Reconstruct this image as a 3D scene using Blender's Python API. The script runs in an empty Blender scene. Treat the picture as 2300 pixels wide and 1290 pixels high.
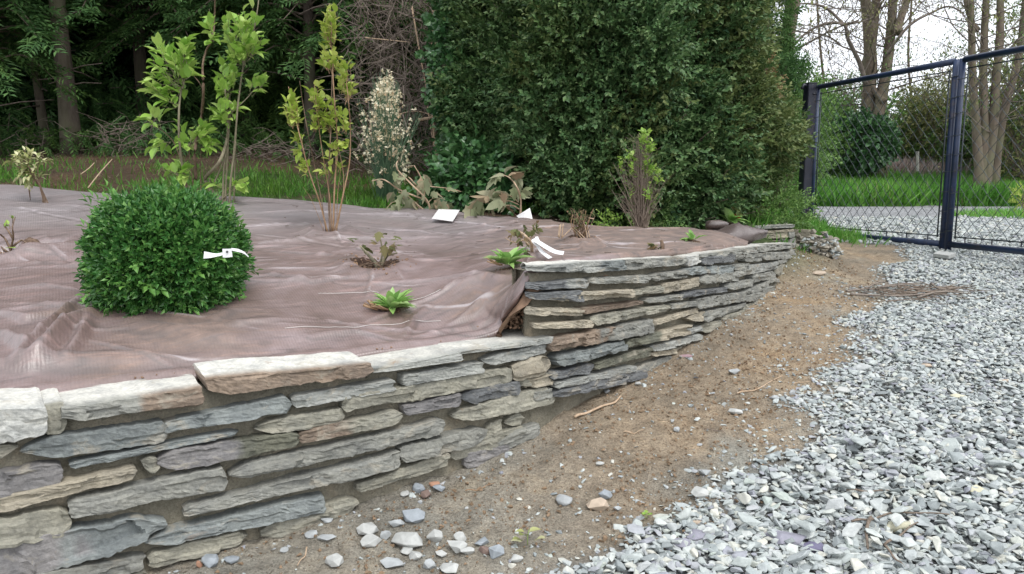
import bpy, bmesh, math, random
import numpy as np
from mathutils import Vector, Matrix, Euler

# ------------------------------------------------------------------ camera, sky, sun, exposure
scene = bpy.context.scene
F = 1700.0; PITCH = 7.87; EYE = 1.2          # focal length in px of a 2300 px wide picture
cam_d = bpy.data.cameras.new('camera'); cam = bpy.data.objects.new('camera', cam_d)
scene.collection.objects.link(cam); scene.camera = cam
cam.location = (0, 0, EYE); cam.rotation_euler = (math.radians(90 - PITCH), 0, 0)
cam_d.sensor_width = 36; cam_d.lens = F / 2300 * 36; cam_d.clip_start = 0.05; cam_d.clip_end = 900
world = bpy.data.worlds.new('World'); scene.world = world; world.use_nodes = True
wt = world.node_tree; wt.nodes.clear()
SUN_E, SUN_R = 58, 150
sky = wt.nodes.new('ShaderNodeTexSky'); sky.sky_type = 'NISHITA'; sky.sun_disc = False
sky.sun_elevation = math.radians(SUN_E); sky.sun_rotation = math.radians(SUN_R); sky.dust_density = 3; sky.air_density = 1.0
hs = wt.nodes.new('ShaderNodeHueSaturation'); hs.inputs['Saturation'].default_value = 0.22; hs.inputs['Value'].default_value = 1.0
mixc = wt.nodes.new('ShaderNodeMix'); mixc.data_type = 'RGBA'; mixc.inputs[0].default_value = 0.62
mixc.inputs[7].default_value = (8.6, 9.0, 9.7, 1)      # even cloud layer under the clear sky model
bgn = wt.nodes.new('ShaderNodeBackground'); bgn.inputs['Strength'].default_value = 0.12
wo = wt.nodes.new('ShaderNodeOutputWorld')
wt.links.new(sky.outputs[0], hs.inputs['Color']); wt.links.new(hs.outputs[0], mixc.inputs[6])
wt.links.new(mixc.outputs[2], bgn.inputs[0]); wt.links.new(bgn.outputs[0], wo.inputs[0])
sl = bpy.data.lights.new('sun', 'SUN'); sl.energy = 0.9; sl.angle = math.radians(20); sl.color = (1, .97, .92)
so = bpy.data.objects.new('sun', sl); scene.collection.objects.link(so)
# sky sun_rotation is clockwise from +Y: direction to the sun
_e, _r = math.radians(SUN_E), math.radians(SUN_R)
sdir = Vector((math.sin(_r) * math.cos(_e), math.cos(_r) * math.cos(_e), math.sin(_e)))
so.rotation_euler = sdir.to_track_quat('Z', 'Y').to_euler()
scene.view_settings.view_transform = 'Standard'; scene.view_settings.look = 'None'
scene.view_settings.gamma = 1; scene.view_settings.exposure = 0.92; scene.view_settings.use_curve_mapping = False
scene.cycles.max_bounces = 5; scene.cycles.transparent_max_bounces = 8
scene.cycles.diffuse_bounces = 3; scene.cycles.glossy_bounces = 2; scene.cycles.transmission_bounces = 3

rng = np.random.default_rng(7)
U = lambda a, b, n=None: rng.uniform(a, b, n)
R = math.radians

# ------------------------------------------------------------------ picture pixel -> place
_cp, _sp = math.cos(R(PITCH)), math.sin(R(PITCH))
def ray(px, py):
    a = (px - 1150) / F; b = (py - 645) / F
    return np.array([a, _cp - b * _sp, -_sp - b * _cp])
def atY(px, py, Y):
    d = ray(px, py); t = Y / d[1]
    return np.array([d[0] * t, Y, EYE + d[2] * t])
def atZ(px, py, z):
    d = ray(px, py); t = (z - EYE) / d[2]
    return np.array([d[0] * t, d[1] * t, z])

# ------------------------------------------------------------------ noise
def _h(ix, iy, iz, seed):
    n = (ix * 374761393 + iy * 668265263 + iz * 2147483647 + seed * 1274126177) & 0xffffffff
    n = ((n ^ (n >> 13)) * 1274126177) & 0xffffffff
    n = ((n ^ (n >> 16)) * 2246822519) & 0xffffffff
    return ((n ^ (n >> 15)) & 0xffffff) / float(0xffffff)
def vn(x, y, z=0.0, seed=0):
    x, y, z = np.broadcast_arrays(np.asarray(x, float), np.asarray(y, float), np.asarray(z, float))
    ix, iy, iz = np.floor(x).astype(np.int64), np.floor(y).astype(np.int64), np.floor(z).astype(np.int64)
    fx, fy, fz = x - ix, y - iy, z - iz
    fx, fy, fz = fx*fx*(3-2*fx), fy*fy*(3-2*fy), fz*fz*(3-2*fz)
    r = 0
    for a in (0, 1):
        wa = fx if a else 1 - fx
        for b in (0, 1):
            wb = fy if b else 1 - fy
            for c in (0, 1):
                wc = fz if c else 1 - fz
                r = r + wa * wb * wc * _h(ix + a, iy + b, iz + c, seed)
    return r
def fbm(x, y, z=0.0, seed=0, o=4):
    s, a, t = 0, 1.0, 0
    for i in range(o):
        s = s + a * vn(np.asarray(x) * 2**i, np.asarray(y) * 2**i, np.asarray(z) * 2**i, seed + i * 17); t += a; a *= .5
    return s / t
def sstep(a, b, x):
    t = np.clip((np.asarray(x, float) - a) / (b - a), 0, 1); return t * t * (3 - 2 * t)

class TPS:
    def __init__(s, P, lam=1e-4):
        P = np.array(P, float); n = len(P); s.c = P[:, :2]
        A = np.zeros((n + 3, n + 3)); A[:n, :n] = s.k(s.c, s.c) + lam * np.eye(n)
        A[:n, n] = 1; A[:n, n+1:] = s.c; A[n, :n] = 1; A[n+1:, :n] = s.c.T
        s.w = np.linalg.solve(A, np.concatenate([P[:, 2], [0, 0, 0]]))
    def k(s, a, b):
        d2 = ((a[:, None, :] - b[None]) ** 2).sum(2) + 1e-12
        return .5 * d2 * np.log(d2)
    def __call__(s, x, y):
        x = np.asarray(x, float); sh = x.shape; q = np.stack([x.ravel(), np.asarray(y, float).ravel()], 1)
        n = len(s.c); out = np.zeros(len(q))
        for i in range(0, len(q), 20000):
            b = q[i:i+20000]; out[i:i+20000] = s.k(b, s.c) @ s.w[:n] + s.w[n] + b @ s.w[n+1:]
        return out.reshape(sh)

# ------------------------------------------------------------------ mesh building
class MB:
    """collects faces (arrays of equal-sided faces) and links them as ONE mesh object"""
    def __init__(s): s.V = []; s.F = []; s.n = 0; s.C = []
    def add(s, V, Fs, col=None):
        V = np.asarray(V, float).reshape(-1, 3)
        for f in (Fs if isinstance(Fs, list) else [Fs]):
            f = np.asarray(f, np.int64)
            if len(f): s.F.append(f + s.n)
        s.V.append(V); s.C.append(np.tile(np.array(col if col is not None else (1, 1, 1), float), (len(V), 1)) if np.ndim(col) < 2 else np.asarray(col)); s.n += len(V)
        return s
    def mesh(s, name, mat, smooth=False, col=False):
        V = np.concatenate(s.V); me = bpy.data.meshes.new(name)
        me.vertices.add(len(V)); me.vertices.foreach_set('co', V.astype(np.float32).ravel())
        loops = np.concatenate([f.ravel() for f in s.F]); tot = np.concatenate([np.full(len(f), f.shape[1]) for f in s.F])
        me.loops.add(len(loops)); me.loops.foreach_set('vertex_index', loops.astype(np.int32))
        me.polygons.add(len(tot)); me.polygons.foreach_set('loop_start', (np.cumsum(tot) - tot).astype(np.int32))
        me.polygons.foreach_set('use_smooth', np.full(len(tot), bool(smooth)))
        if col:
            ca = me.color_attributes.new('tint', 'FLOAT_COLOR', 'POINT')
            c = np.ones((len(V), 4), np.float32); c[:, :3] = np.concatenate(s.C); ca.data.foreach_set('color', c.ravel())
        me.materials.append(mat); me.update(calc_edges=True); me.validate()
        return me
    def obj(s, name, mat, parent=None, smooth=False, col=False, kind=None):
        return link(name, s.mesh(name, mat, smooth, col), parent, kind)
def link(name, me, parent=None, kind=None, loc=None):
    o = bpy.data.objects.new(name, me); scene.collection.objects.link(o)
    if parent is not None:
        o.parent = parent
        w = Vector((0, 0, 0)); p = parent
        while p: w = w + Vector(p.location); p = p.parent
        if isinstance(me, bpy.types.Mesh) and loc is None: o.location = -w     # meshes are made in world coordinates
    if kind: o['kind'] = kind
    return o
def tag(o, label=None, cat=None, group=None, kind=None):
    if label: o['label'] = label
    if cat: o['category'] = cat
    if group: o['group'] = group
    if kind: o['kind'] = kind
    return o
def thing(name, loc, label, cat, group=None):
    o = bpy.data.objects.new(name, None); scene.collection.objects.link(o); o.location = Vector(loc); o.empty_display_size = .1
    return tag(o, label, cat, group)
def grid_faces(nu, nv, wrap=False):
    i, j = np.meshgrid(np.arange(nu - 1), np.arange(nv if wrap else nv - 1), indexing='ij')
    a = i * nv + j; b = i * nv + (j + 1) % nv
    return np.stack([a, b, b + nv, a + nv], -1).reshape(-1, 4)
def tube(pts, rad, n=6, cap=True, jit=0, seed=0):
    P = np.asarray(pts, float); m = len(P); rad = np.broadcast_to(np.asarray(rad, float), (m,))
    T = np.gradient(P, axis=0); T /= np.linalg.norm(T, axis=1)[:, None] + 1e-9
    ref = np.array([0, 0, 1.]) if abs(T[:, 2]).mean() < .8 else np.array([1., 0, 0])
    A = np.cross(T, ref); A /= np.linalg.norm(A, axis=1)[:, None] + 1e-9; B = np.cross(T, A)
    th = np.arange(n) * 2 * np.pi / n
    rr = rad[:, None] * (1 + (jit * (vn(np.arange(m)[:, None] * .9, np.arange(n)[None] * 1.3, 0, seed) - .5) if jit else 0)) * np.ones((m, n))
    V = P[:, None] + rr[..., None] * (np.cos(th)[None, :, None] * A[:, None] + np.sin(th)[None, :, None] * B[:, None])
    Fs = [grid_faces(m, n, True)[:, ::-1]]
    if cap: Fs.append(np.arange(n)[None]); Fs.append((np.arange(n)[::-1] + (m - 1) * n)[None])
    return V.reshape(-1, 3), Fs
def smooth_path(pts, k=6):
    """Catmull-Rom through the points"""
    P = np.asarray(pts, float)
    if len(P) < 3: return P[0] + (P[-1] - P[0]) * np.linspace(0, 1, k + 1)[:, None]
    Q = np.concatenate([[2*P[0]-P[1]], P, [2*P[-1]-P[-2]]]); out = []
    for i in range(len(P) - 1):
        a, b, c, d = Q[i:i+4]
        for t in np.linspace(0, 1, k, endpoint=False):
            out.append(.5*((2*b)+(-a+c)*t+(2*a-5*b+4*c-d)*t*t+(-a+3*b-3*c+d)*t**3))
    out.append(P[-1]); return np.array(out)
def box(x0, x1, y0, y1, z0, z1):
    V = [(x, y, z) for x in (x0, x1) for y in (y0, y1) for z in (z0, z1)]
    return np.array(V, float), np.array([(0,1,3,2),(4,6,7,5),(0,4,5,1),(2,3,7,6),(0,2,6,4),(1,5,7,3)])
def frames(D, up=None, roll=None):
    """rotation matrices whose Y axis is D (n,3) and Z is near up"""
    D = np.asarray(D, float); D = D / (np.linalg.norm(D, axis=1)[:, None] + 1e-9)
    up = np.tile(np.array([0, 0, 1.]), (len(D), 1)) if up is None else up
    X = np.cross(D, up); l = np.linalg.norm(X, axis=1)[:, None]; X = np.where(l < 1e-3, np.array([1., 0, 0]), X / (l + 1e-9))
    Z = np.cross(X, D)
    if roll is not None:
        c, s = np.cos(roll)[:, None], np.sin(roll)[:, None]; X, Z = c*X + s*Z, -s*X + c*Z
    return np.stack([X, D, Z], 2)          # columns
def scatter(mb, tmpl, P, M, S, col=None):
    """copies of a template (V, F) at P with rotations M and scales S, into a mesh builder"""
    V, Fc = tmpl; n = len(P); S = np.broadcast_to(np.asarray(S, float).reshape(n, -1), (n, 3)) if np.ndim(S) else np.full((n, 3), S)
    W = np.einsum('nij,nkj->nki', M, V[None] * S[:, None]) + np.asarray(P)[:, None]
    off = (np.arange(n) * len(V))[:, None, None]
    Fs = [(np.asarray(f)[None] + off).reshape(-1, np.asarray(f).shape[1]) for f in (Fc if isinstance(Fc, list) else [Fc])]
    c = None if col is None else np.repeat(np.asarray(col), len(V), 0)
    mb.add(W.reshape(-1, 3), Fs, c)
def rdir(n, up=0.0):
    d = rng.normal(size=(n, 3)); d[:, 2] += up; return d / np.linalg.norm(d, axis=1)[:, None]
def place(name, me, parent, P, M, s):
    """one object per piece, all sharing one mesh"""
    o = bpy.data.objects.new(name, me); scene.collection.objects.link(o)
    mt = Matrix(np.asarray(M).tolist()).to_4x4(); mt.translation = Vector(P)
    s = (s, s, s) if np.ndim(s) == 0 else s
    mw = mt @ Matrix.Diagonal((*s, 1))
    if parent is not None:
        o.parent = parent; mw = Matrix.Translation(-Vector(parent.location)) @ mw
    o.matrix_local = mw if parent is not None else mw
    return o

# ------------------------------------------------------------------ materials
def mat(name):
    m = bpy.data.materials.new(name); m.use_nodes = True; nt = m.node_tree
    b = nt.nodes['Principled BSDF']; return m, nt, b
def N(nt, t, **k):
    n = nt.nodes.new(t)
    for a, v in k.items():
        if a in n.inputs: n.inputs[a].default_value = v
        else: setattr(n, a, v)
    return n
def ramp(nt, fac, stops):
    r = nt.nodes.new('ShaderNodeValToRGB'); nt.links.new(fac, r.inputs[0]); e = r.color_ramp.elements
    while len(e) < len(stops): e.new(.5)
    for i, (p, c) in enumerate(stops): e[i].position = p; e[i].color = (*c, 1)
    return r.outputs[0]
def mixrgb(nt, f, a, b, mode='MIX'):
    m = nt.nodes.new('ShaderNodeMix'); m.data_type = 'RGBA'; m.blend_type = mode
    for s, v in ((0, f), (6, a), (7, b)):
        if hasattr(v, 'links') or isinstance(v, bpy.types.NodeSocket): nt.links.new(v, m.inputs[s])
        else: m.inputs[s].default_value = v if s == 0 else (*v, 1)
    return m.outputs[2]
def noise(nt, scale, vec=None, detail=4, rough=.6, dist=0):
    n = nt.nodes.new('ShaderNodeTexNoise'); n.inputs['Scale'].default_value = scale; n.inputs['Detail'].default_value = detail
    n.inputs['Roughness'].default_value = rough; n.inputs['Distortion'].default_value = dist
    if vec is not None: nt.links.new(vec, n.inputs['Vector'])
    return n.outputs[0]
def mapping(nt, vec, scale=(1,1,1), rot=(0,0,0)):
    m = nt.nodes.new('ShaderNodeMapping'); m.inputs['Scale'].default_value = scale; m.inputs['Rotation'].default_value = rot
    nt.links.new(vec, m.inputs[0]); return m.outputs[0]
def wpos(nt): return nt.nodes.new('ShaderNodeNewGeometry').outputs['Position']
def bump(nt, b, h, strength=.5, dist=.01, prev=None):
    n = nt.nodes.new('ShaderNodeBump'); n.inputs['Strength'].default_value = strength; n.inputs['Distance'].default_value = dist
    nt.links.new(h, n.inputs['Height'])
    if prev: nt.links.new(prev, n.inputs['Normal'])
    if b: nt.links.new(n.outputs[0], b.inputs['Normal'])
    return n.outputs[0]
def leaf_mat(name, stops, rough=.45, trans=.25, spec=.4, patch=None, tcol=None):
    """colour varies leaf by leaf (random per island) and in slow patches over the plant"""
    m, nt, b = mat(name); g = nt.nodes.new('ShaderNodeNewGeometry')
    oi = nt.nodes.new('ShaderNodeObjectInfo'); ad = N(nt, 'ShaderNodeMath', operation='ADD'); fr = N(nt, 'ShaderNodeMath', operation='FRACT')
    nt.links.new(g.outputs['Random Per Island'], ad.inputs[0]); nt.links.new(oi.outputs['Random'], ad.inputs[1]); nt.links.new(ad.outputs[0], fr.inputs[0])
    c = ramp(nt, fr.outputs[0], stops)
    if patch:
        n1 = noise(nt, patch[0], g.outputs['Position'], 3, .6)
        f = ramp(nt, n1, [(.42, (0,0,0)), (.62, (1,1,1))])
        c = mixrgb(nt, f, c, patch[1], 'MULTIPLY')
    nt.links.new(c, b.inputs['Base Color']); b.inputs['Roughness'].default_value = rough; b.inputs['Specular IOR Level'].default_value = spec
    tr = nt.nodes.new('ShaderNodeBsdfTranslucent'); nt.links.new(c, tr.inputs[0])
    mx = nt.nodes.new('ShaderNodeMixShader'); mx.inputs[0].default_value = trans
    nt.links.new(b.outputs[0], mx.inputs[1]); nt.links.new(tr.outputs[0], mx.inputs[2])
    nt.links.new(mx.outputs[0], nt.nodes['Material Output'].inputs[0]); return m
def bark_mat(name, c1, c2, sc=30, zs=.15, c3=None, bs=.6, bd=.01):
    m, nt, b = mat(name); p = wpos(nt); v = mapping(nt, p, (1, 1, zs))
    n1 = noise(nt, sc, v, 6, .65); c = ramp(nt, n1, [(.3, c1), (.7, c2)])
    if c3: n2 = noise(nt, 1.7, p, 4, .6); f = ramp(nt, n2, [(.45, (0,0,0)), (.65, (1,1,1))]); c = mixrgb(nt, f, c, c3)
    nt.links.new(c, b.inputs['Base Color']); b.inputs['Roughness'].default_value = .9; b.inputs['Specular IOR Level'].default_value = .2
    bump(nt, b, n1, bs, bd); return m

# leaf shapes: (V, [faces]); Y is the long axis, Z the upper face
def leaf_t(w=.5, fold=.18, curl=.15, wide=.45):
    y = np.array([0, .22, .5, .78, 1.]); h = np.array([0, .8, 1, .62, 0]) * w / 2
    if wide < .45: h = np.array([0, 1, .95, .5, 0]) * w / 2
    V = []; 
    for i in range(5):
        zc = -curl * (y[i]) ** 2
        if i in (0, 4): V.append((0, y[i], zc))
        else: V += [(-h[i], y[i], zc + fold * h[i] * 2), (0, y[i], zc), (h[i], y[i], zc + fold * h[i] * 2)]
    V = np.array(V)
    return V, [np.array([(1,2,5,4),(2,3,6,5),(4,5,8,7),(5,6,9,8)]), np.array([(0,2,1),(0,3,2),(7,8,10),(8,9,10)])]
def leaf_s(w=.45, fold=.25, curl=.1):         # 4 triangles
    V = np.array([(0,0,0),(-w/2,.5,fold*w),(w/2,.5,fold*w),(0,1,-curl),(0,.5,0)])
    return V, np.array([(0,4,1),(0,2,4),(1,4,3),(4,2,3)])
def leaf_q(w=.45):                            # 2 triangles
    return np.array([(0,0,0),(-w/2,.5,.12*w),(0,1,-.05),(w/2,.5,.12*w)]), np.array([(0,2,1),(0,3,2)])
def lobed_t(curl=.3):                         # oak-leaf shape with five lobes
    o = [(0,0),(.16,.12),(.42,.16),(.3,.36),(.5,.62),(.26,.6),(.2,.84),(0,1.05)]
    pts = [(x, y) for x, y in o] + [(-x, y) for x, y in o[-2:0:-1]]
    V = [(x, y, -curl*y*y - .35*abs(x)*curl*2 + .03*math.sin(9*y+5*x)) for x, y in pts]; V.append((0, .42, -curl*.17)); n = len(pts)
    return np.array(V), np.array([(i, (i+1) % n, n) for i in range(n)])
def combine(tmpls):
    V, Fq, n = [], {}, 0
    for v, f in tmpls:
        for ff in (f if isinstance(f, list) else [f]): Fq.setdefault(np.asarray(ff).shape[1], []).append(np.asarray(ff) + n)
        V.append(v); n += len(v)
    return np.concatenate(V), [np.concatenate(x) for x in Fq.values()]
def xf(t, P, M, s):
    return (t[0] * s) @ np.asarray(M).T + np.asarray(P), t[1]
def sprig(nleaf=9, leaf=None, llen=.28, seed=0, spread=55, flat=.3, stem=.012):
    """a shoot along Y of length 1 with leaves around it"""
    r = np.random.default_rng(seed); leaf = leaf or leaf_q(.45); parts = []
    for i in range(nleaf):
        t = .12 + .88 * i / (nleaf - 1); az = i * 2.4 + r.uniform(-.5, .5); sp = R(spread) * (1 - .55 * t) * r.uniform(.8, 1.2)
        d = np.array([math.sin(sp)*math.cos(az), math.cos(sp), math.sin(sp)*math.sin(az)*(1-flat)])
        M = frames(d[None], np.array([[-d[0]*.4, .5, 1.0]]))[0]
        parts.append(xf(leaf, (0, t, 0), M, llen * r.uniform(.75, 1.15) * (1 - .2*t)))
    if stem:
        parts.append((np.array([(-stem,0,0),(stem,0,0),(0,.95,stem)]), np.array([(0,1,2)])))
    return combine(parts)
# ------------------------------------------------------------------ materials of the place
def make_stone_mat():
    m, nt, b = mat('slate'); p = wpos(nt)
    at = nt.nodes.new('ShaderNodeAttribute'); at.attribute_name = 'tint'
    lay = mapping(nt, p, (7, 7, 60)); n1 = noise(nt, 1.6, lay, 7, .72, .6)
    blot = noise(nt, 9, p, 5, .65); fine = noise(nt, 90, p, 4, .7)
    k = ramp(nt, n1, [(.25, (.72,.72,.74)), (.5, (1,1,1)), (.75, (1.2,1.19,1.17))])
    c = mixrgb(nt, 1.0, at.outputs['Color'], k, 'MULTIPLY')
    k2 = ramp(nt, blot, [(.35, (.72,.73,.74)), (.6, (1.12,1.11,1.08))]); c = mixrgb(nt, .9, c, k2, 'MULTIPLY')
    k3 = ramp(nt, fine, [(.3, (.72,.72,.72)), (.7, (1.25,1.25,1.25))]); c = mixrgb(nt, .8, c, k3, 'MULTIPLY')
    # sandy mortar smears and rust stains with outlines of their own
    sm = noise(nt, 5.5, mapping(nt, p, (1, 1, 2.2)), 6, .7, .8); f = ramp(nt, sm, [(.56, (0,0,0)), (.66, (.75,.75,.75))]); c = mixrgb(nt, f, c, (.34,.31,.25))
    ru = noise(nt, 4.1, mapping(nt, p, (1.3, 1.3, 3)), 5, .7, .5); f = ramp(nt, ru, [(.66, (0,0,0)), (.74, (.6,.6,.6))]); c = mixrgb(nt, f, c, (.25,.15,.085))
    nt.links.new(c, b.inputs['Base Color']); b.inputs['Roughness'].default_value = .78; b.inputs['Specular IOR Level'].default_value = .35
    n = bump(nt, None, n1, .5, .004); n = bump(nt, None, fine, .7, .004, n); bump(nt, b, blot, .5, .012, n)
    return m
def make_mortar_mat():
    m, nt, b = mat('mortar'); p = wpos(nt)
    a = noise(nt, 7, p, 5, .6); f = noise(nt, 120, p, 5, .7)
    c = ramp(nt, a, [(.3, (.15,.138,.105)), (.55, (.235,.215,.165)), (.75, (.30,.25,.18))])
    k = ramp(nt, f, [(.3, (.65,.65,.65)), (.7, (1.2,1.2,1.2))]); c = mixrgb(nt, .9, c, k, 'MULTIPLY')
    nt.links.new(c, b.inputs['Base Color']); b.inputs['Roughness'].default_value = .95; b.inputs['Specular IOR Level'].default_value = .15
    n = bump(nt, None, f, .8, .006); bump(nt, b, noise(nt, 28, p, 4, .7), .7, .015, n); return m
def make_ground_mat():
    m, nt, b = mat('ground_soil'); p = wpos(nt)
    at = nt.nodes.new('ShaderNodeAttribute'); at.attribute_name = 'tint'
    big = noise(nt, 1.3, p, 5, .65, .5); mid = noise(nt, 14, p, 6, .7); fin = noise(nt, 110, p, 5, .75)
    k = ramp(nt, big, [(.35, (.72,.76,.80)), (.52, (1,1,1)), (.68, (1.15,1.05,.92))]); c = mixrgb(nt, 1.0, at.outputs['Color'], k, 'MULTIPLY')
    k = ramp(nt, mid, [(.3, (.62,.6,.58)), (.55, (1,1,1)), (.75, (1.2,1.2,1.18))]); c = mixrgb(nt, .9, c, k, 'MULTIPLY')
    k = ramp(nt, fin, [(.3, (.5,.5,.5)), (.5, (1,1,1)), (.72, (1.45,1.42,1.38))]); c = mixrgb(nt, .9, c, k, 'MULTIPLY')
    sp = noise(nt, 42, mapping(nt, p, (1, 1, 1)), 3, .6, 1.2); k = ramp(nt, sp, [(.30, (.42,.38,.34)), (.38, (1,1,1)), (.68, (1,1,1)), (.76, (1.35,1.34,1.30))]); c = mixrgb(nt, .9, c, k, 'MULTIPLY')
    nt.links.new(c, b.inputs['Base Color']); b.inputs['Roughness'].default_value = .93; b.inputs['Specular IOR Level'].default_value = .2
    n = bump(nt, None, fin, 1., .014); bump(nt, b, mid, 1., .05, n); return m
def make_road_mat():
    m, nt, b = mat('road_chippings'); p = wpos(nt)
    v = nt.nodes.new('ShaderNodeTexVoronoi'); v.inputs['Scale'].default_value = 17; nt.links.new(p, v.inputs['Vector'])
    c = ramp(nt, v.outputs['Color'], [(0, (.22,.225,.235)), (.5, (.33,.335,.34)), (1, (.45,.455,.46))])
    k = ramp(nt, v.outputs['Distance'], [(0, (1,1,1)), (.4, (1,1,1)), (.62, (.35,.35,.35))]); c = mixrgb(nt, 1.0, c, k, 'MULTIPLY')
    nt.links.new(c, b.inputs['Base Color']); b.inputs['Roughness'].default_value = .8
    bump(nt, b, v.outputs['Distance'], .9, -.03); return m
def make_fabric_mat():
    m, nt, b = mat('woven_ground_cloth'); p = wpos(nt)
    at = nt.nodes.new('ShaderNodeAttribute'); at.attribute_name = 'tint'     # r: dusty soil, g: bleached
    uv = nt.nodes.new('ShaderNodeUVMap'); uv.uv_map = 'weave'
    sep = nt.nodes.new('ShaderNodeSeparateColor'); nt.links.new(at.outputs['Color'], sep.inputs[0])
    a = noise(nt, 3.2, p, 6, .68, .6); f = noise(nt, 60, mapping(nt, p, (1, 1, 1)), 5, .75)
    st = noise(nt, 9, mapping(nt, uv.outputs[0], (.28, 2.6, 1), (0, 0, .12)), 6, .7, .35)
    c = ramp(nt, a, [(.3, (.105,.062,.050)), (.5, (.165,.106,.095)), (.7, (.225,.160,.155))])
    c = mixrgb(nt, sep.outputs[1], c, (.25,.225,.23))
    soil = ramp(nt, noise(nt, 8, p, 6, .7, .4), [(.3, (.070,.043,.032)), (.55, (.15,.092,.066)), (.8, (.25,.17,.13))])
    fm = N(nt, 'ShaderNodeMath', operation='ADD'); nt.links.new(sep.outputs[0], fm.inputs[0]); nt.links.new(ramp(nt, st, [(.35, (0,)*3), (.65, (.30,)*3)]), fm.inputs[1])
    sf = ramp(nt, fm.outputs[0], [(.25, (0,0,0)), (.65, (1,1,1))]); c = mixrgb(nt, sf, c, soil)
    k = ramp(nt, st, [(.34, (.50,.47,.46)), (.44, (.92,.92,.92)), (.56, (1.02,1.02,1.02)), (.66, (1.55,1.5,1.52))]); c = mixrgb(nt, .85, c, k, 'MULTIPLY')
    k = ramp(nt, f, [(.3, (.78,.78,.78)), (.7, (1.16,1.16,1.16))]); c = mixrgb(nt, .7, c, k, 'MULTIPLY')
    nt.links.new(c, b.inputs['Base Color'])
    rid = mixrgb(nt, ramp(nt, sep.outputs[2], [(.55, (0,0,0)), (1, (.8,.8,.8))]), c, (.36,.32,.325)); c = mixrgb(nt, ramp(nt, sep.outputs[2], [(0, (.75,.75,.75)), (.45, (0,0,0))]), rid, (.052,.034,.027))  # blue channel: wear and dirt plus painted light and shade of the creases
    nt.links.new(c, b.inputs['Base Color'])
    ro = ramp(nt, sf, [(0, (.42,.42,.42)), (1, (.75,.75,.75))]); nt.links.new(ro, b.inputs['Roughness']); b.inputs['Specular IOR Level'].default_value = 1.0; b.inputs['IOR'].default_value = 1.6
    b.inputs['Sheen Weight'].default_value = .05
    w = nt.nodes.new('ShaderNodeTexWave'); w.wave_type = 'BANDS'; w.bands_direction = 'X'; w.inputs['Scale'].default_value = 26; w.inputs['Distortion'].default_value = 3.5
    w.inputs['Detail'].default_value = 3; w.inputs['Detail Scale'].default_value = 2; nt.links.new(uv.outputs[0], w.inputs['Vector'])
    n = bump(nt, None, w.outputs[1], .16, .003); n = bump(nt, None, st, .35, .012, n); bump(nt, b, f, .3, .003, n); return m
def simple(name, col, rough=.6, var=.15, sc=20, bs=.2, spec=.4):
    m, nt, b = mat(name); p = wpos(nt); n1 = noise(nt, sc, p, 5, .65)
    lo = tuple(max(0, x*(1-var)) for x in col); hi = tuple(x*(1+var) for x in col)
    nt.links.new(ramp(nt, n1, [(.3, lo), (.7, hi)]), b.inputs['Base Color']); b.inputs['Roughness'].default_value = rough
    b.inputs['Specular IOR Level'].default_value = spec; bump(nt, b, n1, bs, .005); return m
def make_paint_mat(name, c1, c2):
    m, nt, b = mat(name); p = wpos(nt)
    a = noise(nt, 3.5, p, 5, .7); sp = noise(nt, 55, mapping(nt, p, (1, 1, .6)), 4, .7)
    c = ramp(nt, a, [(.35, c1), (.65, c2)])
    f = ramp(nt, sp, [(.70, (0,0,0)), (.73, (1,1,1))]); c = mixrgb(nt, f, c, (.32,.31,.30))
    r = noise(nt, 9, p, 6, .75, .5); f = ramp(nt, r, [(.56, (0,0,0)), (.66, (.85,.85,.85))]); c = mixrgb(nt, f, c, (.075,.055,.05))
    nt.links.new(c, b.inputs['Base Color']); b.inputs['Roughness'].default_value = .42; bump(nt, b, r, .3, .003); return m
def make_chip_mat(name='slate_chippings', dusty=0):
    m, nt, b = mat(name); g = nt.nodes.new('ShaderNodeNewGeometry'); oi = nt.nodes.new('ShaderNodeObjectInfo')
    ad = N(nt, 'ShaderNodeMath', operation='ADD'); fr = N(nt, 'ShaderNodeMath', operation='FRACT')
    nt.links.new(g.outputs['Random Per Island'], ad.inputs[0]); nt.links.new(oi.outputs['Random'], ad.inputs[1]); nt.links.new(ad.outputs[0], fr.inputs[0])
    c = ramp(nt, fr.outputs[0], [(0, (.22,.24,.24)), (.16, (.31,.34,.335)), (.34, (.42,.45,.43)), (.5, (.35,.375,.375)), (.62, (.50,.52,.49)), (.76, (.28,.285,.32)), (.84, (.45,.475,.45)), (.93, (.52,.505,.44)), (1, (.37,.415,.38))])
    p = g.outputs['Position']; n1 = noise(nt, 38, p, 5, .7); n2 = noise(nt, 160, p, 4, .7)
    k = ramp(nt, n1, [(.3, (.72,.73,.74)), (.7, (1.18,1.18,1.17))]); c = mixrgb(nt, .85, c, k, 'MULTIPLY')
    nt.links.new(c, b.inputs['Base Color']); b.inputs['Roughness'].default_value = .72; b.inputs['Specular IOR Level'].default_value = .35
    n = bump(nt, None, n1, .5, .006); bump(nt, b, n2, .4, .002, n); return m
STONE = make_stone_mat(); MORTAR = make_mortar_mat(); GROUND = make_ground_mat(); ROAD = make_road_mat(); CLOTH = make_fabric_mat()
CHIP = make_chip_mat(); CRUMB = simple('soil_crumb', (.21,.145,.09), .95, .35, 25)
PAINT = make_paint_mat('navy_paint', (.013,.021,.048), (.023,.042,.10)); PAINT2 = make_paint_mat('dark_post_paint', (.010,.011,.020), (.018,.020,.036))
WIRE = simple('wire', (.035,.045,.05), .5, .3, 30); WHITE = simple('white_plastic', (.72,.72,.72), .45, .05, 40, .05)
TWIG = bark_mat('twig_bark', (.11,.085,.065), (.25,.20,.16), 60, .4)
PALETWIG = bark_mat('pale_dead_stem', (.36,.25,.16), (.55,.42,.30), 60, .4)

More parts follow.
